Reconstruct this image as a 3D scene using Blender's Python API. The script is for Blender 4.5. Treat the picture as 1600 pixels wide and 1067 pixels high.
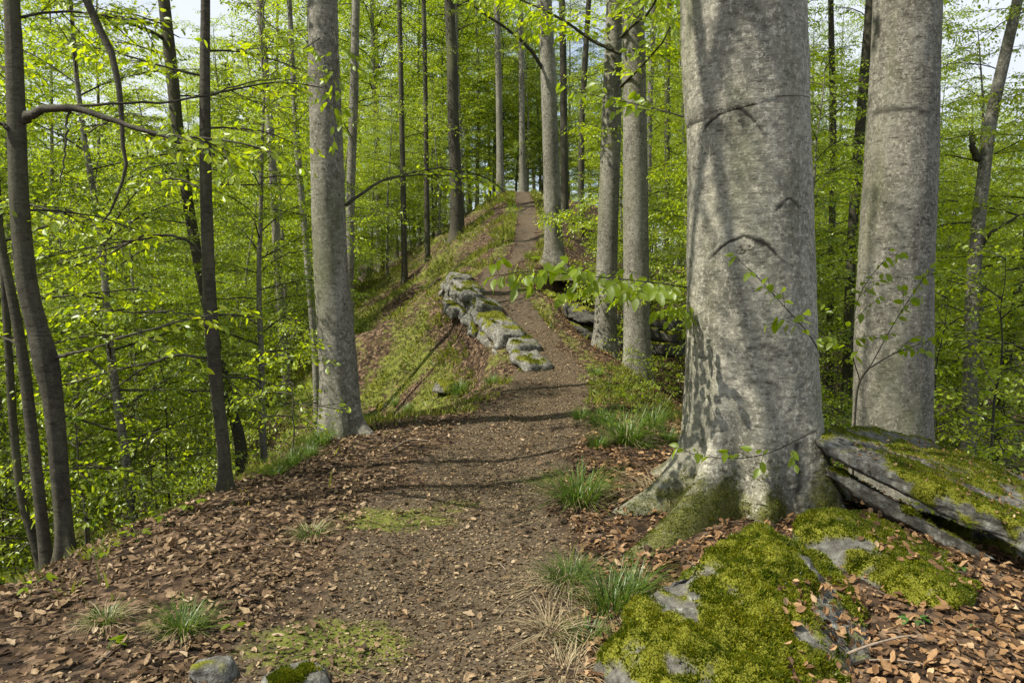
import bpy, bmesh, math, random
import numpy as np
from mathutils import Matrix, Vector

# ------------------------------------------------------------------ camera, sky, sun, exposure
scene = bpy.context.scene
for o in list(bpy.data.objects):
    bpy.data.objects.remove(o)
C = scene.collection
FOC = 1200.0                      # focal length in photo pixels (1600 wide)
PITCH = math.radians(5.4)
CAM = np.array([0.0, 0.0, 1.6])
cam_d = bpy.data.cameras.new('camera')
cam_d.sensor_width = 36.0
cam_d.lens = 36.0 * FOC / 1600.0
cam_d.clip_start = 0.05
cam_d.clip_end = 3000.0
cam = bpy.data.objects.new('camera', cam_d)
C.objects.link(cam)
cam.location = CAM
cam.rotation_euler = (math.pi / 2 - PITCH, 0, 0)
scene.camera = cam

SUN_EL = math.radians(51)
SUN_DIR = np.array([-0.95, -0.31, 0.0])          # horizontal direction towards the sun
SUN_DIR = SUN_DIR / np.linalg.norm(SUN_DIR)
to_sun = np.array([SUN_DIR[0] * math.cos(SUN_EL), SUN_DIR[1] * math.cos(SUN_EL), math.sin(SUN_EL)])

world = bpy.data.worlds.new('World')
scene.world = world
world.use_nodes = True
wn, wl = world.node_tree.nodes, world.node_tree.links
wn.clear()
sky = wn.new('ShaderNodeTexSky')
sky.sky_type = 'NISHITA'
sky.sun_disc = False
sky.sun_elevation = SUN_EL
sky.sun_rotation = math.atan2(SUN_DIR[0], SUN_DIR[1])
sky.air_density = 1.0
sky.dust_density = 1.2
tc = wn.new('ShaderNodeTexCoord')
cn = wn.new('ShaderNodeTexNoise')
cn.inputs['Scale'].default_value = 2.2
cn.inputs['Detail'].default_value = 6
cr = wn.new('ShaderNodeValToRGB')
cr.color_ramp.elements[0].position = 0.30
cr.color_ramp.elements[1].position = 0.56
cmix = wn.new('ShaderNodeMixRGB')
cmix.inputs[2].default_value = (5.4, 5.8, 6.4, 1)
bg = wn.new('ShaderNodeBackground')
bg.inputs['Strength'].default_value = 0.10
wo = wn.new('ShaderNodeOutputWorld')
wl.new(tc.outputs['Generated'], cn.inputs['Vector'])
wl.new(cn.outputs['Fac'], cr.inputs['Fac'])
wl.new(cr.outputs['Color'], cmix.inputs[0])
wl.new(sky.outputs['Color'], cmix.inputs[1])
wl.new(cmix.outputs['Color'], bg.inputs['Color'])
wl.new(bg.outputs['Background'], wo.inputs['Surface'])

sun_d = bpy.data.lights.new('sun', 'SUN')
sun_d.energy = 5.0
sun_d.angle = math.radians(0.53)
sun_d.color = (1.0, 0.94, 0.82)
sun = bpy.data.objects.new('sun', sun_d)
C.objects.link(sun)
sun.rotation_euler = Vector(to_sun).to_track_quat('Z', 'Y').to_euler()
sun.location = (-10, -5, 20)

vs = scene.view_settings
vs.view_transform = 'Standard'
vs.look = 'None'
vs.gamma = 1.0
vs.use_curve_mapping = False
vs.exposure = 0.74
cy = scene.cycles
cy.max_bounces = 6
cy.diffuse_bounces = 3
cy.glossy_bounces = 2
cy.transmission_bounces = 4
cy.transparent_max_bounces = 4
cy.caustics_reflective = False
cy.caustics_refractive = False
cy.sample_clamp_indirect = 5.0
cy.use_denoising = True
cy.use_adaptive_sampling = True
cy.adaptive_threshold = 0.02

# ------------------------------------------------------------------ helpers
rng = np.random.default_rng(11)


def ray(px, py):
    x = (px - 800.0) / FOC
    u = (533.5 - py) / FOC
    return np.array([x, math.cos(PITCH) + u * math.sin(PITCH), -math.sin(PITCH) + u * math.cos(PITCH)])


def at(px, py, Y):
    d = ray(px, py)
    return CAM + d * (Y / d[1])


def pix(P):
    P = np.atleast_2d(P) - CAM
    f = P[:, 1] * math.cos(PITCH) - P[:, 2] * math.sin(PITCH)
    u = P[:, 1] * math.sin(PITCH) + P[:, 2] * math.cos(PITCH)
    f = np.where(f < 0.05, 0.05, f)
    return 800 + FOC * P[:, 0] / f, 533.5 - FOC * u / f, f


def _hash(ix, iy, iz, seed):
    h = (ix.astype(np.int64) * 374761393 + iy.astype(np.int64) * 668265263 + iz.astype(np.int64) * 2147483647 + seed * 974711) & 0xFFFFFFFF
    h = ((h ^ (h >> 13)) * 1274126177) & 0xFFFFFFFF
    h = ((h ^ (h >> 16)) * 2246822519) & 0xFFFFFFFF
    return ((h ^ (h >> 15)) & 0xFFFFFF) / float(0xFFFFFF)


def vnoise(p, seed=0):
    p = np.asarray(p, float)
    if p.shape[-1] == 2:
        p = np.concatenate([p, np.zeros(p.shape[:-1] + (1,))], -1)
    i = np.floor(p)
    f = p - i
    f = f * f * f * (f * (f * 6 - 15) + 10)
    i = i.astype(np.int64)
    r = 0
    for dx in (0, 1):
        wx = f[..., 0] if dx else 1 - f[..., 0]
        for dy in (0, 1):
            wy = f[..., 1] if dy else 1 - f[..., 1]
            for dz in (0, 1):
                wz = f[..., 2] if dz else 1 - f[..., 2]
                r = r + wx * wy * wz * _hash(i[..., 0] + dx, i[..., 1] + dy, i[..., 2] + dz, seed)
    return r * 2 - 1


def fbm(p, octv=4, seed=0, gain=0.5):
    p = np.asarray(p, float)
    a, s, t = 1.0, 0, 0
    for k in range(octv):
        s = s + a * vnoise(p * (2.03 ** k) + 17.3 * k, seed + k)
        t += a
        a *= gain
    return s / t


def smooth(a, b, x):
    t = np.clip((x - a) / (b - a), 0, 1)
    return t * t * (3 - 2 * t)


def mesh_data(name, V, F, mat, uv=None, attrs=None, shade=True):
    """V (n,3); F list of int arrays (m,k); uv per vertex (n,2)"""
    me = bpy.data.meshes.new(name)
    V = np.asarray(V, np.float32)
    F = [np.asarray(f, np.int32) for f in F if len(f)]
    idx = np.concatenate([f.ravel() for f in F])
    tot = np.concatenate([np.full(len(f), f.shape[1], np.int32) for f in F])
    start = np.concatenate([[0], np.cumsum(tot)[:-1]]).astype(np.int32)
    me.vertices.add(len(V))
    me.vertices.foreach_set('co', V.ravel())
    me.loops.add(len(idx))
    me.loops.foreach_set('vertex_index', idx)
    me.polygons.add(len(tot))
    me.polygons.foreach_set('loop_start', start)
    if uv is not None:
        l = me.uv_layers.new(name='UVMap')
        l.data.foreach_set('uv', np.asarray(uv, np.float32)[idx].ravel())
    for k, v in (attrs or {}).items():
        v = np.asarray(v, np.float32)
        if v.ndim == 1:
            a = me.attributes.new(k, 'FLOAT', 'POINT')
            a.data.foreach_set('value', v)
        else:
            a = me.attributes.new(k, 'FLOAT_COLOR', 'POINT')
            a.data.foreach_set('color', np.concatenate([v, np.ones((len(v), 1), np.float32)], 1).ravel())
    me.update(calc_edges=True)
    me.polygons.foreach_set('use_smooth', np.full(len(tot), bool(shade)))
    if mat is not None:
        me.materials.append(mat)
    return me


def obj(name, me, parent=None, loc=None):
    o = bpy.data.objects.new(name, me)
    C.objects.link(o)
    if parent is not None:
        o.parent = parent
    if loc is not None:
        o.location = loc
    return o


def tag(o, label=None, cat=None, group=None, kind=None):
    if label:
        o['label'] = label
    if cat:
        o['category'] = cat
    if group:
        o['group'] = group
    if kind:
        o['kind'] = kind
    return o


def empty(name, loc, label, cat, group=None):
    o = bpy.data.objects.new(name, None)
    C.objects.link(o)
    o.location = loc
    o.empty_display_size = 0.2
    return tag(o, label, cat, group)


def copy_tree(src, loc, rz, sc, label, group=None):
    r = src.copy()
    C.objects.link(r)
    r.location = loc
    r.rotation_euler = (rng.normal(0, .02), rng.normal(0, .02), rz)
    r.scale = (sc, sc, sc)
    tag(r, label, None, group)
    for ch in src.children:
        c = ch.copy()
        C.objects.link(c)
        c.parent = r
    return r


def cat_geo(parts):
    Vs, Fs, n = [], {}, 0
    for V, F in parts:
        Vs.append(V)
        for f in F:
            f = np.asarray(f)
            Fs.setdefault(f.shape[1], []).append(f + n)
        n += len(V)
    return np.concatenate(Vs), [np.concatenate(v) for v in Fs.values()]


def tube(P, R, ns=8, cap=True):
    """returns V, F, uv (metres round, metres along), ring angle, ring index"""
    P = np.asarray(P, float)
    R = np.asarray(R, float)
    n = len(P)
    T = np.gradient(P, axis=0)
    T /= np.linalg.norm(T, axis=1)[:, None] + 1e-9
    ref = np.array([0, 1.0, 0]) if abs(T[0][1]) < 0.8 else np.array([1.0, 0, 0])
    A = np.zeros_like(P)
    a = ref - T[0] * np.dot(ref, T[0])
    for i in range(n):
        a = a - T[i] * np.dot(a, T[i])
        a /= np.linalg.norm(a) + 1e-9
        A[i] = a
    B = np.cross(T, A)
    th = np.linspace(0, 2 * np.pi, ns + 1)          # seam doubled for the uv; starts at +Y side (away)
    V = P[:, None, :] + R[:, None, None] * (np.cos(th)[None, :, None] * A[:, None, :] + np.sin(th)[None, :, None] * B[:, None, :])
    s = np.concatenate([[0], np.cumsum(np.linalg.norm(np.diff(P, axis=0), axis=1))])
    uv = np.stack(np.broadcast_arrays(th[None, :] * max(R.mean(), 0.01), s[:, None]), -1)
    m = ns + 1
    i, j = np.meshgrid(np.arange(n - 1), np.arange(ns), indexing='ij')
    q = np.stack([i * m + j, i * m + j + 1, (i + 1) * m + j + 1, (i + 1) * m + j], -1).reshape(-1, 4)
    return V.reshape(-1, 3), [q], uv.reshape(-1, 2), np.broadcast_to(th, (n, m)).ravel(), np.repeat(np.arange(n), m)


def spline(P, n):
    """Catmull-Rom through the rows of P"""
    P = np.asarray(P, float)
    Q = np.vstack([2 * P[0] - P[1], P, 2 * P[-1] - P[-2]])
    t = np.linspace(0, len(P) - 1 - 1e-6, n)
    k = t.astype(int)
    f = (t - k)[:, None]
    a, b, c, d = Q[k], Q[k + 1], Q[k + 2], Q[k + 3]
    return 0.5 * ((2 * b) + (-a + c) * f + (2 * a - 5 * b + 4 * c - d) * f ** 2 + (-a + 3 * b - 3 * c + d) * f ** 3)


def unit(v):
    return v / (np.linalg.norm(v, axis=-1, keepdims=True) + 1e-9)


LEAF6 = np.array([[0, 0, 0], [.30, .25, .05], [.68, .23, .03], [1, 0, -.07], [.68, -.23, .03], [.30, -.25, .05]])
LEAF6F = np.array([[0, 1, 2, 3], [0, 3, 4, 5]])
DEAD = [np.array([[0, 0, .02], [.28, .30, .14], [.7, .28, .20], [1.0, 0, .05], [.7, -.27, .10], [.3, -.28, .03]]),
        np.array([[0, 0, .10], [.3, .26, .02], [.72, .24, .04], [1.0, .04, .24], [.7, -.22, .16], [.3, -.30, .10]]),
        np.array([[0, 0, .0], [.25, .24, .22], [.7, .18, .26], [.98, 0, .02], [.72, -.2, .20], [.28, -.26, .18]])]


def leaf_geo(pos, ax, nr, size, T=LEAF6, F=LEAF6F):
    ax = unit(ax)
    sd = unit(np.cross(nr, ax))
    nr = np.cross(ax, sd)
    V = pos[:, None, :] + size[:, None, None] * (T[None, :, 0:1] * ax[:, None, :] + T[None, :, 1:2] * sd[:, None, :] + T[None, :, 2:3] * nr[:, None, :])
    k = len(T)
    Fa = (F[None] + (np.arange(len(pos)) * k)[:, None, None]).reshape(-1, F.shape[1])
    return V.reshape(-1, 3), [Fa]


# ------------------------------------------------------------------ materials
def new_mat(name):
    m = bpy.data.materials.new(name)
    m.use_nodes = True
    n, l = m.node_tree.nodes, m.node_tree.links
    n.clear()
    out = n.new('ShaderNodeOutputMaterial')
    return m, n, l, out


def N_noise(n, l, vec, scale, detail=4, rough=.55):
    t = n.new('ShaderNodeTexNoise')
    t.inputs['Scale'].default_value = scale
    t.inputs['Detail'].default_value = detail
    t.inputs['Roughness'].default_value = rough
    if vec is not None:
        l.new(vec, t.inputs['Vector'])
    return t


def N_ramp(n, l, fac, stops):
    r = n.new('ShaderNodeValToRGB')
    e = r.color_ramp.elements
    while len(e) < len(stops):
        e.new(0.5)
    for k, (p, c) in enumerate(stops):
        e[k].position = p
        e[k].color = (*c, 1) if len(c) == 3 else c
    l.new(fac, r.inputs['Fac'])
    return r


def N_mix(n, l, fac, a, b, mode='MIX'):
    m = n.new('ShaderNodeMixRGB')
    m.blend_type = mode
    for s, v in ((m.inputs[0], fac), (m.inputs[1], a), (m.inputs[2], b)):
        if isinstance(v, (int, float)):
            s.default_value = v
        elif isinstance(v, tuple):
            s.default_value = (*v, 1)
        else:
            l.new(v, s)
    return m.outputs[0]


def N_math(n, l, op, a, b=0.0, clamp=False):
    m = n.new('ShaderNodeMath')
    m.operation = op
    m.use_clamp = clamp
    for s, v in ((m.inputs[0], a), (m.inputs[1], b)):
        if isinstance(v, (int, float)):
            s.default_value = v
        else:
            l.new(v, s)
    return m.outputs[0]


def N_map(n, l, vec, scale):
    m = n.new('ShaderNodeMapping')
    m.inputs['Scale'].default_value = scale
    l.new(vec, m.inputs['Vector'])
    return m.outputs[0]


def N_attr(n, name):
    a = n.new('ShaderNodeAttribute')
    a.attribute_name = name
    return a


def G3(v):
    return (v, v, v)


def leaf_mat(name, refl, trans, mixf=0.5, gloss=0.05, vary=0.5, patch=0.0):
    m, n, l, out = new_mat(name)
    g = n.new('ShaderNodeNewGeometry')
    oi = n.new('ShaderNodeObjectInfo')
    r = N_ramp(n, l, g.outputs['Random Per Island'], [(0, (1 - vary * .75, 1 - vary * .55, 1 - vary * .5)), (.55, (1, 1, 1)), (1, (1 + vary * .5, 1 + vary * .3, 1.0))])
    hs = n.new('ShaderNodeHueSaturation')
    hv = N_math(n, l, 'MULTIPLY_ADD', oi.outputs['Random'], 0.05)
    hv.node.inputs[2].default_value = 0.475
    l.new(hv, hs.inputs['Hue'])
    l.new(r.outputs['Color'], hs.inputs['Color'])
    hs.inputs['Saturation'].default_value = 1.0
    if patch:
        pn = N_noise(n, l, g.outputs['Position'], 7, 4, .65)
        pr = N_ramp(n, l, pn.outputs[0], [(.32, (.32, .45, .5)), (.5, (.8, .85, .8)), (.68, (1.15, 1.05, 1))])
        l.new(N_mix(n, l, patch, r.outputs['Color'], N_mix(n, l, 1.0, r.outputs['Color'], pr.outputs[0], 'MULTIPLY')), hs.inputs['Color'])
    c1 = N_mix(n, l, 1.0, hs.outputs['Color'], refl, 'MULTIPLY')
    c2 = N_mix(n, l, 1.0, hs.outputs['Color'], trans, 'MULTIPLY')
    d = n.new('ShaderNodeBsdfDiffuse')
    t = n.new('ShaderNodeBsdfTranslucent')
    gl = n.new('ShaderNodeBsdfGlossy')
    gl.inputs['Roughness'].default_value = .42
    gl.inputs['Color'].default_value = (.8, .85, .8, 1)
    l.new(c1, d.inputs['Color'])
    l.new(c2, t.inputs['Color'])
    ms = n.new('ShaderNodeMixShader')
    ms.inputs[0].default_value = mixf
    l.new(d.outputs[0], ms.inputs[1])
    l.new(t.outputs[0], ms.inputs[2])
    mg = n.new('ShaderNodeMixShader')
    mg.inputs[0].default_value = gloss
    l.new(ms.outputs[0], mg.inputs[1])
    l.new(gl.outputs[0], mg.inputs[2])
    l.new(mg.outputs[0], out.inputs['Surface'])
    return m


def principled(n, l, out, col, rough=.85, bump=None, bstr=.4, bdist=.01, spec=.3):
    p = n.new('ShaderNodeBsdfPrincipled')
    if isinstance(col, tuple):
        p.inputs['Base Color'].default_value = (*col, 1)
    else:
        l.new(col, p.inputs['Base Color'])
    p.inputs['Roughness'].default_value = rough
    p.inputs['Specular IOR Level'].default_value = spec
    if bump is not None:
        b = n.new('ShaderNodeBump')
        b.inputs['Strength'].default_value = bstr
        b.inputs['Distance'].default_value = bdist
        l.new(bump, b.inputs['Height'])
        l.new(b.outputs[0], p.inputs['Normal'])
    l.new(p.outputs[0], out.inputs['Surface'])
    return p


def bark_mat(name, base, pale, dark, mossy=1.0, bstr=.5, contrast=1.0, speck=.4):
    m, n, l, out = new_mat(name)
    uvn = n.new('ShaderNodeTexCoord')
    oi = n.new('ShaderNodeObjectInfo')
    add = n.new('ShaderNodeVectorMath')
    add.operation = 'ADD'
    l.new(uvn.outputs['Object'], add.inputs[0])
    cb = n.new('ShaderNodeCombineXYZ')
    rr = N_math(n, l, 'MULTIPLY', oi.outputs['Random'], 37.0)
    l.new(rr, cb.inputs[2])
    l.new(cb.outputs[0], add.inputs[1])
    v = add.outputs[0]
    big = N_noise(n, l, N_map(n, l, v, (3.0, 3.0, 1.6)), 1.0, 5, .6)
    med = N_noise(n, l, N_map(n, l, v, (13, 13, 15)), 1.0, 6, .68)
    wrk = N_noise(n, l, N_map(n, l, v, (9, 9, 62)), 1.0, 4, .65)
    fine = N_noise(n, l, N_map(n, l, v, (65, 65, 95)), 1.0, 3, .6)
    lent = N_noise(n, l, N_map(n, l, v, (15, 15, 52)), 1.0, 1, .5)
    c = N_mix(n, l, N_ramp(n, l, big.outputs[0], [(.34, G3(0)), (.62, G3(1))]).outputs[0], base, pale)
    c = N_mix(n, l, N_ramp(n, l, med.outputs[0], [(.30, G3(.75 * contrast)), (.55, G3(0))]).outputs[0], c, dark)
    c = N_mix(n, l, N_ramp(n, l, wrk.outputs[0], [(.32, G3(.65 * contrast)), (.44, G3(0))]).outputs[0], c, dark)
    c = N_mix(n, l, N_ramp(n, l, lent.outputs[0], [(.62, G3(0)), (.68, G3(.65 * contrast))]).outputs[0], c, tuple(x * .5 for x in dark))
    c = N_mix(n, l, N_ramp(n, l, fine.outputs[0], [(.3, G3(.35)), (.6, G3(0))]).outputs[0], c, dark)
    c = N_mix(n, l, N_ramp(n, l, fine.outputs[0], [(.62, G3(0)), (.75, G3(.35))]).outputs[0], c, tuple(min(1, x * 1.35) for x in pale))
    vr = N_noise(n, l, N_map(n, l, v, (38, 38, 30)), 1.0, 6, .7)
    c = N_mix(n, l, N_ramp(n, l, vr.outputs[0], [(.53, G3(0)), (.60, G3(.85 * speck))]).outputs[0], c, tuple(min(1, x * 1.45) for x in pale))
    c = N_mix(n, l, N_ramp(n, l, vr.outputs[0], [(.30, G3(.6 * speck)), (.42, G3(0))]).outputs[0], c, dark)
    al = N_noise(n, l, N_map(n, l, v, (2.2, 2.2, .55)), 1.0, 4, .6)
    c = N_mix(n, l, N_ramp(n, l, al.outputs[0], [(.50, G3(0)), (.70, G3(.55))]).outputs[0], c, (.110, .116, .056))
    sc = N_attr(n, 'scar')
    c = N_mix(n, l, sc.outputs['Fac'], c, tuple(x * .42 for x in dark))
    mo = N_attr(n, 'moss')
    mf = N_math(n, l, 'ADD', mo.outputs['Fac'], N_math(n, l, 'MULTIPLY_ADD', med.outputs[0], .9))
    mf.node.inputs[1].links[0].from_node.inputs[2].default_value = -.45
    mfac = N_ramp(n, l, mf, [(.42, G3(0)), (.7, G3(.9 * mossy))])
    mcol = N_mix(n, l, N_ramp(n, l, fine.outputs[0], [(.3, G3(0)), (.7, G3(1))]).outputs[0], (.03, .036, .006), (.15, .15, .02))
    c = N_mix(n, l, mfac.outputs[0], c, mcol)
    h = N_math(n, l, 'ADD', N_math(n, l, 'MULTIPLY', wrk.outputs[0], .45), N_math(n, l, 'MULTIPLY', fine.outputs[0], .35))
    h = N_math(n, l, 'ADD', h, N_math(n, l, 'MULTIPLY', vr.outputs[0], .6))
    h = N_math(n, l, 'ADD', h, N_math(n, l, 'MULTIPLY', med.outputs[0], .9))
    principled(n, l, out, c, .88, h, bstr, .012, .25)
    return m


def ground_mat():
    m, n, l, out = new_mat('forest_floor')
    g = n.new('ShaderNodeNewGeometry')
    pos = g.outputs['Position']
    at_ = N_attr(n, 'mask')
    sep = n.new('ShaderNodeSeparateColor')
    l.new(at_.outputs['Color'], sep.inputs[0])
    big = N_noise(n, l, pos, 1.3, 5, .6)
    mid = N_noise(n, l, pos, 9, 5, .65)
    fine = N_noise(n, l, pos, 60, 4, .65)
    vor = n.new('ShaderNodeTexVoronoi')
    vor.inputs['Scale'].default_value = 17
    vor.inputs['Randomness'].default_value = 1
    wob = n.new('ShaderNodeVectorMath')
    wob.operation = 'MULTIPLY_ADD'
    l.new(mid.outputs['Color'], wob.inputs[0])
    wob.inputs[1].default_value = (.12, .12, .12)
    l.new(pos, wob.inputs[2])
    l.new(wob.outputs[0], vor.inputs['Vector'])
    sv = n.new('ShaderNodeSeparateColor')
    l.new(vor.outputs['Color'], sv.inputs[0])
    litter = N_ramp(n, l, sv.outputs[0], [(0, (.022, .015, .010)), (.35, (.055, .035, .021)), (.7, (.105, .066, .039)), (1, (.20, .135, .085))])
    edge = N_ramp(n, l, vor.outputs['Distance'], [(.25, G3(1)), (.8, G3(.35))])
    lit = N_mix(n, l, 1.0, litter.outputs[0], edge.outputs[0], 'MULTIPLY')
    soil = N_ramp(n, l, fine.outputs[0], [(.25, (.035, .026, .016)), (.5, (.082, .062, .039)), (.72, (.165, .134, .090))])
    soil2 = N_mix(n, l, N_ramp(n, l, mid.outputs[0], [(.4, G3(0)), (.65, G3(.6))]).outputs[0], soil.outputs[0], (.062, .043, .03))
    grass = N_ramp(n, l, mid.outputs[0], [(.3, (.035, .045, .010)), (.5, (.085, .10, .016)), (.7, (.17, .17, .04))])
    pathf = N_ramp(n, l, N_math(n, l, 'ADD', sep.outputs[0], N_math(n, l, 'MULTIPLY_ADD', mid.outputs[0], .7)), [(.35, G3(0)), (.65, G3(1))])
    pathf.inputs[0].links[0].from_node.inputs[1].links[0].from_node.inputs[2].default_value = -.35
    gf = N_ramp(n, l, N_math(n, l, 'ADD', sep.outputs[1], N_math(n, l, 'MULTIPLY_ADD', mid.outputs[0], 1.0)), [(.40, G3(0)), (.62, G3(1))])
    gf.inputs[0].links[0].from_node.inputs[1].links[0].from_node.inputs[2].default_value = -.5
    c = N_mix(n, l, pathf.outputs[0], lit, soil2)
    c = N_mix(n, l, gf.outputs[0], c, grass.outputs[0])
    h = N_math(n, l, 'ADD', N_math(n, l, 'MULTIPLY', mid.outputs[0], 1.0), N_math(n, l, 'MULTIPLY', fine.outputs[0], .35))
    h = N_math(n, l, 'ADD', h, N_math(n, l, 'MULTIPLY', vor.outputs['Distance'], .5))
    principled(n, l, out, c, .95, h, .7, .03, .15)
    return m


def rock_mat(name='lichen_rock', tint=1.0, pale=1.0):
    m, n, l, out = new_mat(name)
    g = n.new('ShaderNodeNewGeometry')
    pos = g.outputs['Position']
    big = N_noise(n, l, pos, 5, 5, .6)
    mid = N_noise(n, l, pos, 22, 5, .65)
    fine = N_noise(n, l, pos, 110, 3, .6)
    c = N_ramp(n, l, mid.outputs[0], [(.30, (.035 * tint, .031 * tint, .025 * tint)), (.46, (.10 * tint, .095 * tint, .08 * tint)), (.60, (.20 * pale, .20 * pale, .175 * pale)), (.72, (.42 * pale, .43 * pale, .40 * pale))]).outputs[0]
    c = N_mix(n, l, N_ramp(n, l, big.outputs[0], [(.35, G3(.7)), (.55, G3(0))]).outputs[0], c, (.085, .08, .065))
    c = N_mix(n, l, N_ramp(n, l, fine.outputs[0], [(.35, G3(.4)), (.55, G3(0))]).outputs[0], c, (.05, .045, .035))
    mo = N_attr(n, 'moss')
    mf = N_ramp(n, l, N_math(n, l, 'ADD', mo.outputs['Fac'], N_math(n, l, 'MULTIPLY_ADD', mid.outputs[0], .6)), [(.42, G3(0)), (.58, G3(1))])
    mf.inputs[0].links[0].from_node.inputs[1].links[0].from_node.inputs[2].default_value = -.3
    mc = N_ramp(n, l, fine.outputs[0], [(.25, (.045, .050, .004)), (.55, (.135, .14, .012)), (.8, (.27, .25, .025))])
    c = N_mix(n, l, mf.outputs[0], c, mc.outputs[0])
    h = N_math(n, l, 'ADD', N_math(n, l, 'MULTIPLY', mid.outputs[0], 1.0), N_math(n, l, 'MULTIPLY', fine.outputs[0], .4))
    principled(n, l, out, c, .92, h, .7, .02, .2)
    return m


def island_mat(name, stops, rough=.8, spec=.25, trans=0.0):
    m, n, l, out = new_mat(name)
    g = n.new('ShaderNodeNewGeometry')
    oi = n.new('ShaderNodeObjectInfo')
    fr = N_math(n, l, 'FRACT', N_math(n, l, 'ADD', g.outputs['Random Per Island'], oi.outputs['Random']))
    r = N_ramp(n, l, fr, stops)
    nz = N_noise(n, l, g.outputs['Position'], 90, 3, .6)
    c = N_mix(n, l, 1.0, r.outputs[0], N_ramp(n, l, nz.outputs[0], [(.3, G3(.65)), (.7, G3(1.15))]).outputs[0], 'MULTIPLY')
    p = principled(n, l, out, c, rough, None, spec=spec)
    if trans:
        t = n.new('ShaderNodeBsdfTranslucent')
        l.new(c, t.inputs['Color'])
        ms = n.new('ShaderNodeMixShader')
        ms.inputs[0].default_value = trans
        l.new(p.outputs[0], ms.inputs[1])
        l.new(t.outputs[0], ms.inputs[2])
        l.new(ms.outputs[0], out.inputs['Surface'])
    return m


M_LEAF = leaf_mat('beech_leaf', (.23, .30, .009), (.62, .76, .010), .5)
M_LEAF2 = leaf_mat('beech_leaf_deep', (.16, .22, .010), (.40, .52, .010), .5)
M_LEAFN = leaf_mat('beech_leaf_fresh', (.165, .235, .006), (.38, .52, .008), .55, .03, .7)
M_NEEDLE = leaf_mat('spruce_needle', (.022, .045, .014), (.03, .055, .012), .3, .03)
M_HERB = leaf_mat('herb_leaf', (.07, .15, .03), (.12, .26, .03), .45)
M_GRASS = leaf_mat('grass_blade', (.10, .165, .022), (.15, .24, .024), .4, .04, .7)
M_GRASSY = leaf_mat('slope_grass_blade', (.20, .22, .035), (.30, .32, .04), .4, .03, .7)
M_MOSS = leaf_mat('moss_shoot', (.155, .170, .009), (.20, .22, .010), .35, .02, .9, 1.0)
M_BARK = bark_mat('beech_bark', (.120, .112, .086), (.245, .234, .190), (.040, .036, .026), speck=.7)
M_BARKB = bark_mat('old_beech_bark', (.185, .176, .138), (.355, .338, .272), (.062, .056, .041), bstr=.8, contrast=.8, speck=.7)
M_BARKD = bark_mat('shaded_young_bark', (.036, .033, .022), (.075, .069, .048), (.013, .011, .008), contrast=.8)  # young bark, darkened further to carry the shade on stems and branches
M_SPRB = bark_mat('spruce_bark', (.09, .065, .05), (.14, .11, .09), (.03, .022, .017))
M_GROUND = ground_mat()
M_ROCK = rock_mat()
M_ROCK_SHADE = rock_mat('shaded_rock', .8, .45)  # darker copy of the rock, the ledge's shade put into its colour
M_ROCKP = rock_mat('pale_rock', 1.3, 1.25)
M_DEAD = island_mat('dead_leaf', [(0, (.042, .026, .013)), (.35, (.125, .078, .038)), (.7, (.225, .148, .078)), (.93, (.33, .232, .13)), (1, (.44, .34, .22))], .75, .3, .15)
M_DEADR = island_mat('rust_dead_leaf', [(0, (.06, .033, .015)), (.35, (.18, .098, .042)), (.7, (.30, .175, .078)), (.93, (.40, .25, .125)), (1, (.50, .35, .20))], .72, .3, .15)
M_CRUMB = island_mat('crushed_leaf', [(0, (.04, .027, .015)), (.45, (.105, .072, .038)), (.8, (.205, .147, .080)), (1, (.36, .28, .17))], .85, .2)
M_STRAW = island_mat('dry_grass', [(0, (.18, .13, .07)), (.5, (.33, .26, .15)), (1, (.46, .39, .25))], .8, .2, .2)
M_TWIG = island_mat('litter_twig', [(0, (.05, .036, .025)), (.6, (.12, .09, .065)), (1, (.28, .23, .17))], .85, .2)
M_STICK = island_mat('dry_stick', [(0, (.22, .17, .12)), (1, (.34, .27, .20))], .85, .2)

# ------------------------------------------------------------------ terrain
_D = np.arange(-40, 900, .1)


def _curve(xs, ys, w=1.4):
    v = np.interp(_D, xs, ys)
    k = int(w / .1)
    ker = np.hanning(k + 2)
    ker /= ker.sum()
    return np.convolve(np.pad(v, k, mode='edge'), ker, 'same')[k:-k]


_d = [-40, 0, 3, 5, 6, 8, 10.7, 12, 13.2, 14.5, 17, 20, 25, 30, 33, 38, 46, 60, 90, 900]
_cx = _curve(_d, [-.5, -.45, -.45, -.33, -.25, .02, .50, .62, .45, .05, -.5, .35, .50, .45, .35, .2, 0, 0, 0, 0])
_cz = _curve(_d, [-.4, 0, 0, 0, 0, 0, 0, .10, .40, .85, 1.55, 2.27, 3.4, 4.6, 5.0, 5.0, 4.6, 3.5, 3, 3])
_lw = _curve(_d, [2.6, 2.4, 2.3, 2.25, 2.25, 2.0, 1.25, .85, .75, .7, .6, .8, .9, .9, .9, 1.5, 3, 6, 8, 8])
_rw = _curve(_d, [3.2, 3.2, 3.2, 3.1, 2.9, 2.2, 1.5, 1.2, 1.0, .9, .9, .8, .8, .8, 1.0, 1.6, 3, 6, 8, 8])


def ci(c, y):
    return np.interp(y, _D, c)


def path_half(y):
    return np.interp(y, [0, 3, 5, 8, 11, 14, 20, 30, 40], [.75, .75, .72, .66, .62, .45, .34, .34, .3])


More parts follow.
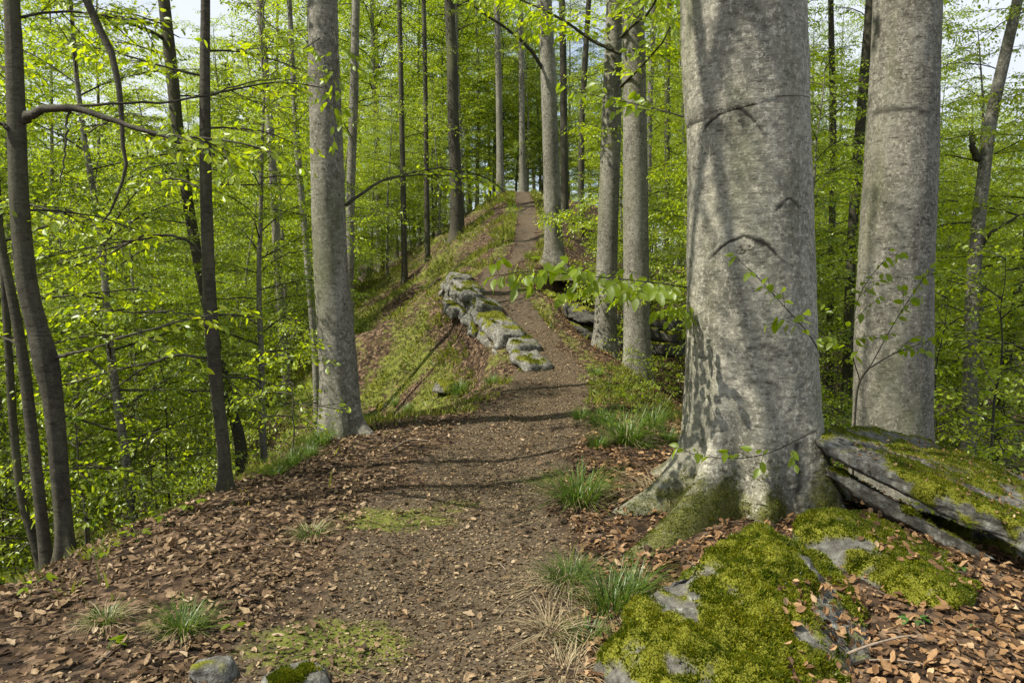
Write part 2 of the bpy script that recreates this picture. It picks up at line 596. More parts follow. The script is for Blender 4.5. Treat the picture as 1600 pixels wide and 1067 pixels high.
def height(x, y, micro=True):
    x = np.asarray(x, float)
    y = np.asarray(y, float)
    cx, cz, lw, rw = ci(_cx, y), ci(_cz, y), ci(_lw, y), ci(_rw, y)
    u = x - cx
    sl, sr = -u - lw, u - rw
    dl = .80 * (np.sqrt(sl * sl + .25) + sl) / 2
    dr = .60 * (np.sqrt(sr * sr + .25) + sr) / 2
    dl = dl + .42 * smooth(-.05, .5, sl) * smooth(11.6, 12.4, y) * (1 - smooth(16.4, 17.6, y)) * (1 - smooth(1.2, 4, sl) * .8)
    dr = dr + .55 * smooth(-.05, .5, sr) * smooth(13.2, 14.5, y) * (1 - smooth(18, 19.5, y)) * (1 - smooth(1.2, 4, sr) * .8)
    dl = 24 * (1 - np.exp(-dl / 24))
    dr = 18 * (1 - np.exp(-dr / 18))
    z = cz - dl - dr
    z = z + 38 * smooth(26, 120, -u) + 10 * smooth(60, 300, u) + 12 * smooth(70, 220, y) * smooth(-20, -60, u - 0 * y)
    # raised rocky knoll at the right of the path, near the old beech
    z = z + .15 * np.exp(-((x - 2.25) / .8) ** 2 - ((y - 3.3) / 1.2) ** 2) + .08 * np.exp(-((x - 1.3) / .5) ** 2 - ((y - 3.9) / .7) ** 2)
    p = np.stack(np.broadcast_arrays(x, y), -1)
    off = np.clip(np.maximum(sl, sr) + .6, 0, 3) / 3
    z = z + fbm(p * .28, 3, 5) * (.06 + .75 * off) + fbm(p * 1.3, 3, 9) * (.035 + .09 * off + .10 * smooth(17, 22, y))
    w = np.exp(-(u / path_half(y)) ** 2)
    z = z - .05 * w
    if micro:
        z = z + fbm(p * 6, 3, 21) * .016 * (1 - .4 * w)
    # worn steps across the path on the climb
    st = smooth(11.5, 12.5, y) * (1 - smooth(18, 20, y)) * w
    z = z + st * .035 * np.sin(y * 7.5 + 1.2 * vnoise(p * 2.0, 3))
    return z


def hz(x, y):
    return float(height(np.array([x]), np.array([y]))[0])


def normals(x, y, e=.06):
    gx = (height(x + e, y) - height(x - e, y)) / (2 * e)
    gy = (height(x, y + e) - height(x, y - e)) / (2 * e)
    return unit(np.stack([-gx, -gy, np.ones_like(gx)], -1))


def hit(px, py):
    d = ray(px, py)
    t = np.arange(1.5, 90, .02)
    P = CAM + d[None] * t[:, None]
    b = P[:, 2] < height(P[:, 0], P[:, 1])
    k = int(np.argmax(b)) if b.any() else -1
    return P[k]


def axis_steps(fine0, fine1, step, lo, hi, g):
    a = list(np.arange(fine0, fine1, step))
    s, v = step, a[-1]
    while v < hi:
        s *= g
        v += s
        a.append(v)
    s, v = step, a[0]
    b = []
    while v > lo:
        s *= g
        v -= s
        b.append(v)
    return np.array(b[::-1] + a)


gx = axis_steps(-3.4, 3.4, .055, -900, 900, 1.065)
gy = np.concatenate([axis_steps(2.0, 8.5, .055, -60, 8.5, 1.12)[:-1], axis_steps(8.5, 20, .10, 8.5, 1100, 1.045)])
gy = np.unique(np.round(gy[(gy > -70)], 4))
X, Y = np.meshgrid(gx, gy)
Z = height(X, Y)
cxg = ci(_cx, Y)
ug = X - cxg
pg = np.stack([X, Y], -1)
m_path = np.exp(-((ug + .22 * fbm(pg * 1.1, 3, 41)) / (path_half(Y) * (1.0 + .5 * fbm(pg * 2.2, 3, 42)))) ** 4) * np.where(Y < 3, .85, 1.0) * (1 - .32 * smooth(15, 20, Y) * (.6 + .8 * fbm(pg * 1.7, 3, 47))) * (1 - .5 * smooth(40, 60, Y))
leftf = smooth(.2, 1.2, -ug - path_half(Y))
m_grass = leftf * smooth(8.0, 11.5, Y) * (1 - smooth(34, 50, Y)) * (.54 + .45 * fbm(pg * .9, 3, 31))
m_grass = np.maximum(m_grass, smooth(.75, 1.15, np.abs(ug) / path_half(Y)) * (1 - smooth(.2, .7, np.abs(np.abs(ug) - path_half(Y) * 1.05))) * smooth(9.5, 11, Y) * (.55 + .4 * fbm(pg * 1.5, 3, 33)))
m_grass = np.maximum(m_grass, smooth(.5, 1.1, ug) * smooth(7.5, 9, Y) * (1 - smooth(12, 13.5, Y)) * (.62 + .3 * fbm(pg * 1.5, 3, 34)))
for (mx, my, mr, ma) in ((620, 812, .34, .85), (700, 790, .28, .55), (520, 1010, .30, .9), (880, 745, .30, .6), (690, 700, .3, .35), (760, 865, .25, .3)):
    q = hit(mx, my)
    m_grass = np.maximum(m_grass, ma * np.exp(-((X - q[0]) / (mr * 1.5)) ** 2 - ((Y - q[1]) / mr) ** 2))
m_grass = np.where((np.abs(X) > 8) & (Y < 40), np.maximum(m_grass, .28), m_grass)
m_grass = np.where((Y > 45) | (np.abs(X) > 25), .36, m_grass)
m_grass = np.clip(m_grass, 0, 1)
ny, nx = X.shape
ii, jj = np.meshgrid(np.arange(ny - 1), np.arange(nx - 1), indexing='ij')
quads = np.stack([ii * nx + jj, ii * nx + jj + 1, (ii + 1) * nx + jj + 1, (ii + 1) * nx + jj], -1).reshape(-1, 4)
ground = obj('ground', mesh_data('ground', np.stack([X, Y, Z], -1).reshape(-1, 3), [quads], M_GROUND,
                                 attrs={'mask': np.stack([m_path, m_grass, np.zeros_like(X)], -1).reshape(-1, 3)}))
tag(ground, 'leaf-strewn ridge ground with a trodden dirt path climbing along its top', None, None, 'structure')

# ------------------------------------------------------------------ rocks
def rock_mesh(name, pts, edge=.035, amp=.02, seed=0, moss_bias=0.0, moss_up=.6, strata=None, round_it=2):
    bm = bmesh.new()
    for p in pts:
        bm.verts.new(p)
    r = bmesh.ops.convex_hull(bm, input=bm.verts)
    bmesh.ops.delete(bm, geom=[v for v in bm.verts if not v.link_faces], context='VERTS')
    for it in range(9):
        lim = edge if it > 2 else edge
        es = [e for e in bm.edges if e.calc_length() > lim * 1.5]
        if not es:
            break
        bmesh.ops.subdivide_edges(bm, edges=es, cuts=1, use_grid_fill=False)
        bmesh.ops.triangulate(bm, faces=[f for f in bm.faces if len(f.verts) > 3])
        if it in (2, 3)[:round_it]:
            bmesh.ops.smooth_vert(bm, verts=bm.verts, factor=.5, use_axis_x=True, use_axis_y=True, use_axis_z=True)
    bmesh.ops.smooth_vert(bm, verts=bm.verts, factor=.5 if round_it else .15, use_axis_x=True, use_axis_y=True, use_axis_z=True)
    bm.normal_update()
    V = np.array([v.co[:] for v in bm.verts])
    Nn = np.array([v.normal[:] for v in bm.verts])
    F = np.array([[v.index for v in f.verts] for f in bm.faces]) if bm.verts.index_update() is None else None
    bm.free()
    off = fbm(V * 3.2, 4, seed) * amp * 2.2 + fbm(V * 13, 4, seed + 7, .6) * amp * .9
    if strata is not None:
        s = V @ np.asarray(strata)
        off += (np.abs(vnoise(np.stack([s * 16, V[:, 0] * 1.2, V[:, 1] * 1.2], -1), seed + 3)) - .3) * amp * 1.3
    ms = np.clip((Nn[:, 2] - .1) * moss_up + moss_bias + fbm(V * 4.5, 5, seed + 50, .6) * 1.15, 0, 1)
    V = V + Nn * (off + .016 * smooth(.35, .65, ms))[:, None]
    return V, F, Nn, ms


def moss_tufts(V, F, Nn, ms, count, seed, length=.012, lo=.42):
    r = np.random.default_rng(seed)
    tri = V[F]
    area = np.linalg.norm(np.cross(tri[:, 1] - tri[:, 0], tri[:, 2] - tri[:, 0]), axis=1) / 2
    nf = unit(np.cross(tri[:, 1] - tri[:, 0], tri[:, 2] - tri[:, 0]))
    cen = tri.mean(1)
    face_cam = ((CAM - cen) * nf).sum(1) > -.25
    w = area * np.clip((ms[F].mean(1) - lo) * 4, 0, 1) * face_cam
    if w.sum() <= 0:
        return None
    k = r.choice(len(F), count, p=w / w.sum())
    b = r.random((count, 2))
    fl = b.sum(1) > 1
    b[fl] = 1 - b[fl]
    P = tri[k, 0] + b[:, :1] * (tri[k, 1] - tri[k, 0]) + b[:, 1:] * (tri[k, 2] - tri[k, 0])
    n = Nn[F[k, 0]]
    up = unit(n + r.normal(0, .45, (count, 3)) + np.array([0, 0, .25]))
    sd = unit(np.cross(up, r.normal(0, 1, (count, 3))))
    clump = .6 + .6 * np.clip(vnoise(P * 28, seed) + .4, 0, 1.2)
    L = length * (.5 + r.random(count)) * clump
    W = L * .32
    tv = np.stack([P - sd * W[:, None] - n * .002, P + sd * W[:, None] - n * .002, P + up * L[:, None]], 1).reshape(-1, 3)
    return tv, [np.arange(count * 3).reshape(-1, 3)]


def rock(name, pts, label, moss_n=0, group=None, **kw):
    V, F, Nn, ms = rock_mesh(name, pts, **kw)
    c = V.mean(0)
    c[2] = V[:, 2].min()
    o = obj(name, mesh_data(name, V - c, [F], M_ROCK, attrs={'moss': ms}), None, c)
    tag(o, label, 'rock', group, 'thing')
    if moss_n:
        g = moss_tufts(V, F, Nn, ms, moss_n, kw.get('seed', 0) + 400)
        if g:
            mo = obj('moss', mesh_data('moss', g[0] - c, g[1], M_MOSS, shade=False), o)
            tag(mo, None, None, None, 'stuff')
    return o, V, F


R1 = [at(918, 1075, 2.95), at(930, 1015, 3.0), at(1000, 938, 3.2), at(1090, 866, 3.45), at(1148, 822, 3.6), at(1205, 812, 3.7), at(1262, 850, 3.7),
      at(1325, 905, 3.5), at(1310, 985, 3.05), at(1280, 1070, 2.7), at(1200, 1075, 2.62), at(1080, 1085, 2.66), at(985, 1080, 2.74), at(1150, 920, 3.3), at(1040, 970, 3.08),
      (.3, 3.1, -.35), (1.6, 4.0, -.3), (1.5, 2.5, -.3), (.6, 2.45, -.3), (.95, 3.75, -.2), (.62, 3.35, -.15)]
rock_a, VA, FA = rock('mossy_boulder', R1, 'large moss-covered boulder in front of the thick beech at the path', 46000, edge=.028, amp=.045, seed=3, moss_bias=.32, moss_up=.45)

R2 = [at(1238, 814, 4.1), at(1262, 798, 4.15), at(1295, 802, 4.15), at(1350, 832, 3.9), at(1430, 880, 3.6), at(1510, 938, 3.28),
      at(1242, 836, 4.0), at(1310, 888, 3.72), at(1390, 946, 3.42), at(1455, 972, 3.27), at(1340, 800, 4.4), at(1450, 846, 4.1), at(1540, 908, 3.7)]
R2 = R2 + [np.asarray(p) - np.array([-.05, -.08, .35]) for p in R2[6:]]
rock_b, VB, FB = rock('mossy_boulder', R2, 'long low mossy rock rib wedged behind the large boulder', 26000, edge=.026, amp=.022, seed=8, moss_bias=.36)

R3 = [at(1272, 688, 4.95), at(1290, 672, 5.2), at(1350, 668, 5.6), at(1430, 682, 5.75), at(1600, 746, 5.2), at(1720, 800, 4.9),
      at(1300, 706, 4.85), at(1400, 742, 4.5), at(1500, 778, 4.2), at(1600, 826, 3.9), at(1720, 890, 3.65),
      at(1290, 712, 4.9), at(1318, 722, 4.75), at(1409, 758, 4.45), at(1494, 800, 4.18), at(1598, 848, 3.9), at(1720, 915, 3.62),
      at(1350, 720, 5.6) + np.array([0, 0, -.05]), at(1600, 800, 5.2)]
rock_c, VC_, FC_ = rock('mossy_slab', R3, 'tilted flat rock slab with mossy rim leaning beside the thick beech', 30000, edge=.03, amp=.013, seed=14, moss_bias=.22, moss_up=.4, strata=(.25, .1, .96), round_it=0)

R4 = [at(1282, 726, 4.98), at(1300, 728, 4.98), at(1343, 766, 4.78), at(1409, 800, 4.55), at(1451, 829, 4.38), at(1494, 854, 4.2), at(1560, 876, 4.0),
      at(1284, 738, 4.97), at(1328, 770, 4.82), at(1388, 804, 4.62), at(1435, 832, 4.44), at(1500, 868, 4.18),
      at(1330, 770, 5.5), at(1480, 850, 5.1), at(1600, 900, 4.6), at(1480, 880, 5.1)]
rock_d, VD, FD = rock('rock_slab', R4, 'thin grey slab jutting out underneath the tilted mossy slab', 5000, edge=.035, amp=.008, seed=19, round_it=0, moss_bias=-.02, moss_up=.3, strata=(.25, .1, .96))
# block that carries the two slabs
R5 = [at(1320, 790, 5.15), at(1440, 800, 5.1), at(1460, 850, 4.6), at(1370, 830, 4.75), at(1330, 840, 5.0), (2.3, 5.3, -.3), (3.2, 5.0, -.3), (3.1, 4.4, -.3), (2.1, 4.7, -.3), at(1600, 850, 4.9)]
rock('rock_block', R5, 'brown rock block half hidden under the two stacked slabs', 2500, edge=.05, amp=.02, seed=24, moss_bias=.1)


def small_stone(px, py, w, hgt, label, seed, bias, mossn):
    q = hit(px, py)
    s = w * q[1] / FOC / 2
    r = np.random.default_rng(seed)
    pts = []
    for k in range(9):
        a = k / 9 * 2 * math.pi + r.normal(0, .15)
        rr = s * r.uniform(.8, 1.1)
        pts.append((q[0] + rr * math.cos(a), q[1] + rr * math.sin(a) * .8, q[2] - .06))
        pts.append((q[0] + rr * .72 * math.cos(a), q[1] + rr * .6 * math.sin(a), q[2] + hgt * r.uniform(.6, 1.0)))
    return rock('stone', pts, label, mossn, edge=.02, amp=.008, seed=seed, moss_bias=bias)


small_stone(328, 1060, 100, .085, 'small grey angular stone poking out of the leaf litter', 61, -.35, 0)
small_stone(462, 1066, 150, .06, 'flat pale stone with a mossy side at the path edge', 62, .0, 5000)
small_stone(600, 637, 26, .12, 'dark mossy stone by the roots of the beech left of the path', 63, .5, 600)
small_stone(700, 606, 60, .13, 'low mossy stone at the left rim of the path', 64, .45, 1500)


def ledge(name, label, line, rows, seed, face, bias, mossn, hgt=.26, mat=None):
    """stacked strata blocks along a line: each block is a part"""
    r = np.random.default_rng(seed)
    line = np.array(line)
    root = empty(name, line[0] - np.array([0, 0, .5]), label, 'rock outcrop')
    L = np.concatenate([[0], np.cumsum(np.linalg.norm(np.diff(line, axis=0), axis=1))])
    def pt(s):
        return np.array([np.interp(s, L, line[:, k]) for k in range(3)])
    for row in range(rows):
        s = r.uniform(-.3, 0)
        while s < L[-1]:
            ln = r.uniform(.35, 1.35)
            a, b = pt(s), pt(min(s + ln * 1.02, L[-1] + .2))
            out = row * .07 + r.uniform(-.13, .11)
            zt = -row * hgt + r.uniform(-.12, .05) - .10 * max(0, 1 - s / .9)
            th = hgt * r.uniform(.95, 1.25)
            f = np.array([face[0], face[1], 0])
            pts = []
            for e, q in ((0, a), (1, b)):
                for dep in (0, -.5):
                    for zz in (0, -th):
                        o2 = out + (r.uniform(-.05, .05) if dep == 0 else 0) + (-.04 if (zz == 0 and dep == 0) else 0)
                        pts.append(q + f * (o2 + dep) + np.array([0, 0, zt + zz + r.uniform(-.04, .04)]))
            mid = (a + b) / 2
            pts.append(mid + f * (out + r.uniform(.02, .09)) + np.array([0, 0, zt - th * r.uniform(.2, .8)]))
            V, F, Nn, ms = rock_mesh('slab', pts, edge=.06, amp=.026, seed=seed + int(s * 31) + row * 100, moss_bias=bias, moss_up=.9, strata=(0, .25, .97), round_it=0)
            c = np.array(root.location)
            sl = obj('slab', mesh_data('slab', V - c, [F], mat or M_ROCK, attrs={'moss': ms}), root)
            if mossn:
                g = moss_tufts(V, F, Nn, ms, mossn, seed + row * 7 + int(s * 13), .022)
                if g:
                    tag(obj('moss', mesh_data('moss', g[0] - c, g[1], M_MOSS, shade=False), sl), None, None, None, 'stuff')
            s += ln
    return root


ledge('rock_outcrop', 'pale lichen-streaked rock outcrop edging the left side of the climbing path',
      [at(826, 556, 12.1), at(795, 526, 12.9), at(765, 495, 13.8), at(732, 463, 14.9), at(704, 436, 16.2), at(698, 424, 17.2)], 3, 71, (-.86, -.5), -.3, 600, .17, M_ROCKP)
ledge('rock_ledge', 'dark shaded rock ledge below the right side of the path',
      [at(850, 436, 17.6), at(880, 462, 16.0), at(925, 480, 15.0), at(985, 492, 14.8), at(1070, 500, 14.6)], 3, 91, (.75, -.65), .05, 300, .2, M_ROCK_SHADE)

# ------------------------------------------------------------------ tree parts
def limb_sprays(r, start, az, length, rise, lod, leaf_size, dens, acc, droop=.35, r0=.02):
    """one limb with flat sprays of twigs and leaves; appended to acc"""
    K = 7
    t = np.linspace(0, 1, K)
    azv = az + np.cumsum(r.normal(0, .10, K))
    rise = rise + r.normal(0, .22)
    droop = droop * r.uniform(.1, 1.7)
    el = rise * (1 - t) - droop * t ** 1.5 + np.cumsum(r.normal(0, .07, K))
    d = np.stack([np.cos(azv) * np.cos(el), np.sin(azv) * np.cos(el), np.sin(el)], -1)
    P = start + np.vstack([[0, 0, 0], np.cumsum(d[:-1] * (length / (K - 1)), axis=0)])
    acc['limb'].append((P, np.linspace(r0, .004, K)))
    ns = max(3, int(length / .125 * dens))
    ts = np.linspace(.16, 1, ns)
    side = 1
    for tt in ts:
        side = -side
        q = np.array([np.interp(tt, t, P[:, k]) for k in range(3)])
        a = np.interp(tt, t, azv) + side * r.uniform(.6, 1.05)
        ln = (.42 * (1 - tt) * length + .22) * r.uniform(.6, 1.15)
        e = np.interp(tt, t, el) * .7 + r.normal(-.06, .27)
        dd = np.array([math.cos(a) * math.cos(e), math.sin(a) * math.cos(e), math.sin(e)])
        acc['tw'].append((*q, *dd, ln))
        if ln > .25:
            acc['sec'].append((q, dd, ln))
        nt = int(ln / .10)
        for k in range(nt):
            s2 = 1 if k % 2 else -1
            f = (k + .6) / (nt + .3)
            a2 = a + s2 * r.uniform(.55, .95)
            l2 = (.30 * (1 - f) * ln + .12) * r.uniform(.7, 1.2)
            e2 = e + r.normal(-.1, .28)
            acc['tw'].append((*(q + dd * ln * f), math.cos(a2) * math.cos(e2), math.sin(a2) * math.cos(e2), math.sin(e2), l2))


def twig_leaves(r, tw, spacing, size, sag=.45, tilt=.6):
    tw = np.array(tw)
    n = np.maximum(1, (tw[:, 6] / spacing).astype(int))
    idx = np.repeat(np.arange(len(tw)), n)
    first = np.concatenate([[0], np.cumsum(n)[:-1]])
    k = np.arange(len(idx)) - first[idx]
    f = (k + 1.0) / n[idx]
    p0, d, ln = tw[idx, :3], tw[idx, 3:6], tw[idx, 6]
    pos = p0 + d * (ln * f)[:, None] + r.normal(0, .012, (len(idx), 3))
    up = np.array([0, 0, 1.0])
    sd = unit(np.cross(d, up))
    s = np.where(k % 2 == 0, 1.0, -1.0)
    s = np.where(k == n[idx] - 1, 0, s)
    ax = unit(d * .75 + sd * (s * .85)[:, None] + r.normal(0, .28, d.shape) - up * (sag * (.4 + 1.2 * r.random(len(idx))))[:, None])
    nr = unit(up + r.normal(0, tilt, d.shape) + sd * (s * -.25)[:, None])
    sz = size * r.uniform(.6, 1.15, len(idx))
    return pos, ax, nr, sz


def build_branches(acc, secs=True):
    parts, uvs = [], []
    for P, R in acc['limb']:
        V, F, uv, _, _ = tube(P, R, 5)
        parts.append((V, F))
        uvs.append(uv)
    if secs:
        for q, d, ln in acc['sec']:
            P = np.array([q, q + d * ln * .5 + [0, 0, -.004], q + d * ln])
            V, F, uv, _, _ = tube(P, [.0045, .0035, .0015], 3)
            parts.append((V, F))
            uvs.append(uv)
    if secs and acc['tw']:
        tw = np.array(acc['tw'])
        d = tw[:, 3:6]
        sd = unit(np.cross(d, np.array([.3, .2, 1.0]))) * .0016
        up = unit(np.cross(sd, d)) * .0016
        a, b = tw[:, :3], tw[:, :3] + d * tw[:, 6:7]
        V = np.stack([a - sd, a + sd, b, a + up * 1.5], 1).reshape(-1, 3)
        k = (np.arange(len(tw)) * 4)[:, None]
        parts.append((V, [np.concatenate([k + [0, 1, 2], k + [1, 3, 2], k + [3, 0, 2]])]))
        uvs.append(V[:, :2])
    V, F = cat_geo(parts)
    return V, F, np.concatenate(uvs)


def new_acc():
    return {'limb': [], 'tw': [], 'sec': []}


def proto_tree(name, seed, H, r0, h0, nl, Lmax, leaf, spacing, shape, mat, bark, dens=1.0, rise=(.15, .6), wob=.05, secs=True):
    r = np.random.default_rng(seed)
    K = 12
    t = np.linspace(0, 1, K)
    P = np.stack([np.cumsum(r.normal(0, wob, K)) * t, np.cumsum(r.normal(0, wob, K)) * t, t * H], -1)
    P[0, :2] = 0
    Ps = spline(P, 26)
    ts = np.linspace(0, 1, 26)
    R = r0 * ((1 - ts) ** .75 * .93 + .07) * (1 + .45 * np.exp(-ts * H / .22))
    P2 = Ps.copy()
    P2[0, 2] -= .5
    V, F, uv, _, _ = tube(P2, R, 9)
    moss = .55 * np.exp(-np.clip(V[:, 2], 0, 99) / .5)
    trunk = mesh_data('trunk', V, F, bark, uv, {'moss': moss})
    acc = new_acc()
    ga = r.uniform(0, 6)
    for i in range(nl):
        f = h0 + (1 - h0) * ((i + r.random()) / nl)
        ga += 2.4 + r.normal(0, .35)
        p = np.array([np.interp(f, ts, Ps[:, k]) for k in range(3)])
        rf = (f - h0) / (1 - h0)
        L = Lmax * np.interp(rf, shape[0], shape[1]) * r.uniform(.65, 1.2)
        limb_sprays(r, p, ga, L, np.interp(rf, [0, 1], rise) + r.normal(0, .1), 0, leaf, dens, acc, r0=max(.008, .18 * r0 * (1.1 - rf) + L * .003))
    pos, ax, nr, sz = twig_leaves(r, acc['tw'], spacing, leaf)
    V, F = leaf_geo(pos, ax, nr, sz)
    crown = mesh_data('crown', V, F, mat, shade=False)
    V, F, uv = build_branches(acc, secs)
    br = mesh_data('branches', V, F, M_BARKD, uv)
    return trunk, br, crown, len(pos)


SH_U = ([0, .15, .5, 1], [.75, 1.0, .85, .25])
SH_M = ([0, .3, .7, 1], [.7, 1.0, .8, .35])
PROTO_U = [proto_tree('u', 101 + k, H, r0, h0, nl, Lm, .062, .040, SH_U, M_LEAF if k % 3 else M_LEAF2, M_BARKD if k == 1 else M_BARK)
           for k, (H, r0, h0, nl, Lm) in enumerate([(8.5, .065, .14, 44, 2.3), (7.0, .05, .12, 38, 2.0), (10.5, .085, .20, 46, 2.5), (6.0, .04, .10, 34, 1.8), (9.5, .07, .26, 40, 2.3)])]
PROTO_M = [proto_tree('m', 151 + k, H, r0, h0, nl, Lm, .12, .085, SH_M, M_LEAF if k else M_LEAF2, M_BARK, rise=(.35, .9), dens=.8, secs=False)
           for k, (H, r0, h0, nl, Lm) in enumerate([(23, .15, .32, 46, 4.0), (20, .115, .22, 48, 3.6), (25, .16, .42, 42, 4.2)])]
PROTO_B = [proto_tree('b', 171 + k, H, r0, h0, nl, Lm, .062, .05, SH_U, M_LEAF if k else M_LEAFN, M_BARKD, wob=.03)
           for k, (H, r0, h0, nl, Lm) in enumerate([(2.2, .014, .2, 13, .9), (1.3, .009, .2, 9, .6), (3.2, .02, .2, 16, 1.2)])]
print('leaves', [p[3] for p in PROTO_U], [p[3] for p in PROTO_M], [p[3] for p in PROTO_B])


def spruce_proto(seed, H=20, r0=.2):
    r = np.random.default_rng(seed)
    P = np.stack([np.zeros(8), np.zeros(8), np.linspace(-.5, H, 8)], -1)
    V, F, uv, _, _ = tube(P, np.linspace(r0, .02, 8), 8)
    trunk = mesh_data('trunk', V, F, M_SPRB, uv)
    tw = []
    for z in np.arange(1.5, H - .3, .34):
        L = 3.0 * (1 - z / H) + .25
        for k in range(7):
            a = r.uniform(0, 6.28)
            d = np.array([math.cos(a), math.sin(a), -.25 + .35 * z / H])
            for s in np.arange(.1, L * r.uniform(.75, 1.1), .14):
                q = np.array([0, 0, z]) + d * s
                for sd in (-1, 1):
                    tw.append((*q, math.cos(a + sd * .9), math.sin(a + sd * .9), -.45 + r.normal(0, .15), .16 + .28 * (1 - s / L)))
    tw = np.array(tw)
    d = unit(tw[:, 3:6])
    nr = unit(np.array([0, 0, 1.0]) + r.normal(0, .4, d.shape))
    V, F = leaf_geo(tw[:, :3], d, nr, tw[:, 6] * 1.15, LEAF6 * np.array([1, .5, 1]), LEAF6F)
    return trunk, mesh_data('crown', V, F, M_NEEDLE, shade=False)


PROTO_S = spruce_proto(190)


def place(kind, name, proto, x, y, rz, sc, label, cat, group, sink=.05):
    o = empty(name, (x, y, hz(x, y) - sink), label, cat, group)
    o.rotation_euler = (rng.normal(0, .025), rng.normal(0, .025), rz)
    o.scale = (sc, sc, sc)
    obj('trunk', proto[0], o)
    if len(proto) == 2:
        obj('crown', proto[1], o)['kind'] = 'stuff'
    else:
        obj('branches', proto[1], o)['kind'] = 'stuff'
        obj('crown', proto[2], o)['kind'] = 'stuff'
    return o


# ------------------------------------------------------------------ the distinct trees
def hero(name, label, pts, Yb, H, bark=M_BARK, ns=20, rows=90, flare=.35, flh=.28, roots=None, lean_y=0.0, amp=.02, group=None, sink=.3, moss=.7, taper_top=.45, base_z=None, zfine=7.0):
    """trunk through photo columns pts (px, py, width) from the base up, standing at distance Yb"""
    W = np.array([np.append(at(px, py, Yb), w * Yb / FOC / 2 * math.cos(math.atan((px - 800) / FOC)) * .97) for px, py, w in pts])
    gz = hz(W[0, 0], Yb) if base_z is None else base_z
    dirn = W[-1, :3] - W[-2, :3]
    dirn = dirn / dirn[2]
    top = gz + H
    zl = W[-1, 2]
    ext = []
    for f in (.25, .5, .75, 1.0):
        z = zl + (top - zl) * f
        p = W[-1, :3] + (dirn * .8 + np.array([0, 0, .2])) * (z - zl)
        ext.append(np.append(p, W[-1, 3] * (1 - (1 - taper_top) * f)))
    W[:, 1] += lean_y * (W[:, 2] - gz)
    A = np.vstack([W, ext])
    base = A[0].copy()
    base[2] = gz - sink
    A = A[A[:, 2] > gz + .12]
    A = np.vstack([base, A])
    S = spline(A, 400)
    zs = np.linspace(S[0, 2], S[-1, 2], 400)
    # dense in the part that is seen, coarse above
    zv = np.concatenate([np.linspace(gz - sink, gz + zfine, rows), np.linspace(gz + zfine, top, 18)[1:]])
    S = np.stack([np.interp(zv, S[:, 2], S[:, k]) for k in range(4)], -1)
    S[:, 2] = zv
    V, F, uv, th, ri = tube(S[:, :3], S[:, 3], ns)
    ctr = S[ri, :3]
    rad = V - ctr
    zz = V[:, 2] - gz
    k = 1 + flare * np.exp(-np.clip(zz, -.3, 99) / flh)
    az = np.arctan2(rad[:, 1], rad[:, 0])
    for (ra, rw, rl, rh) in roots or []:
        dz = (az - ra + np.pi) % (2 * np.pi) - np.pi
        k = k + rl * np.exp(-(dz / rw) ** 2) * np.exp(-np.clip(zz, -.15, 99) / rh)
    wrap = np.stack([np.cos(az) * 1.2, np.sin(az) * 1.2, zz * .8], -1)
    r_ = S[ri, 3]
    k = k * (1 + amp * 2.0 * fbm(wrap * 1.4 + S[0, 0] * 5, 3, 3) + amp * fbm(np.stack([np.cos(az) * 3, np.sin(az) * 3, zz * 3.0], -1), 3, 6))
    mo = moss * np.exp(-np.clip(zz, 0, 99) / .35) * (.75 + .5 * vnoise(wrap * 3, 8))
    o = empty(name, (base[0], base[1], gz), label, 'tree', group)
    org = np.array([base[0], base[1], gz])
    scar = np.zeros(len(V))
    Vn = ctr + rad * k[:, None]
    return o, org, S, Vn, F, uv, th, zz, az, mo, scar, bark, rad


def finish(h, extra=None):
    o, org, S, V, F, uv, th, zz, az, mo, scar, bark, rad = h
    obj('trunk', mesh_data('trunk', V - org, F, bark, uv, {'moss': np.clip(mo, 0, 1.3), 'scar': np.clip(scar, 0, 1)}), o)
    return o


def add_crown(h, proto, scale=1.0, lift=0.0, rz=0.0):
    """an upper crown from a mature tree's limbs and leaves, set on this trunk"""
    o, org, S = h[0], h[1], h[2]
    top = S[-1, :3] - org
    a = obj('branches', proto[1], o)
    b = obj('crown', proto[2], o)
    f = np.interp(14.0, S[:, 2] - org[2], np.arange(len(S)))
    p = S[int(f), :3] - org
    for c in (a, b):
        c.location = (p[0], p[1], lift)
        c.rotation_euler = (0, 0, rz)
        c.scale = (scale,) * 3
        c['kind'] = 'stuff'


def bent_branch(o, org, pts, r0, r1, name='branch'):
    """a limb drawn through photo points (px, py, Y)"""
    P = spline(np.array([at(*p) for p in pts]), 18)
    P = P + rng.normal(0, .006, P.shape)
    V, F, uv, _, _ = tube(P - org, np.linspace(r0, r1, 18), 7)
    return obj(name, mesh_data(name, V, F, M_BARKD, uv), o), P


def own_sprays(o, org, limbs, seed, leaf=.066, mat=M_LEAF, dens=1.0, sp=.055):
    """crown of flat sprays along given limb starts (x, y, z, azimuth, length, rise)"""
    r = np.random.default_rng(seed)
    acc = new_acc()
    for (x, y, z, a, L, ri) in limbs:
        limb_sprays(r, np.array([x, y, z]), a, L, ri, 0, leaf, dens, acc, r0=.006 + .004 * L)
    V, F, uv = build_branches(acc)
    obj('branches', mesh_data('branches', V - org, F, M_BARKD, uv), o)['kind'] = 'stuff'
    V, F = leaf_geo(*twig_leaves(r, acc['tw'], sp, leaf))
    obj('crown', mesh_data('crown', V - org, F, mat, shade=False), o)['kind'] = 'stuff'


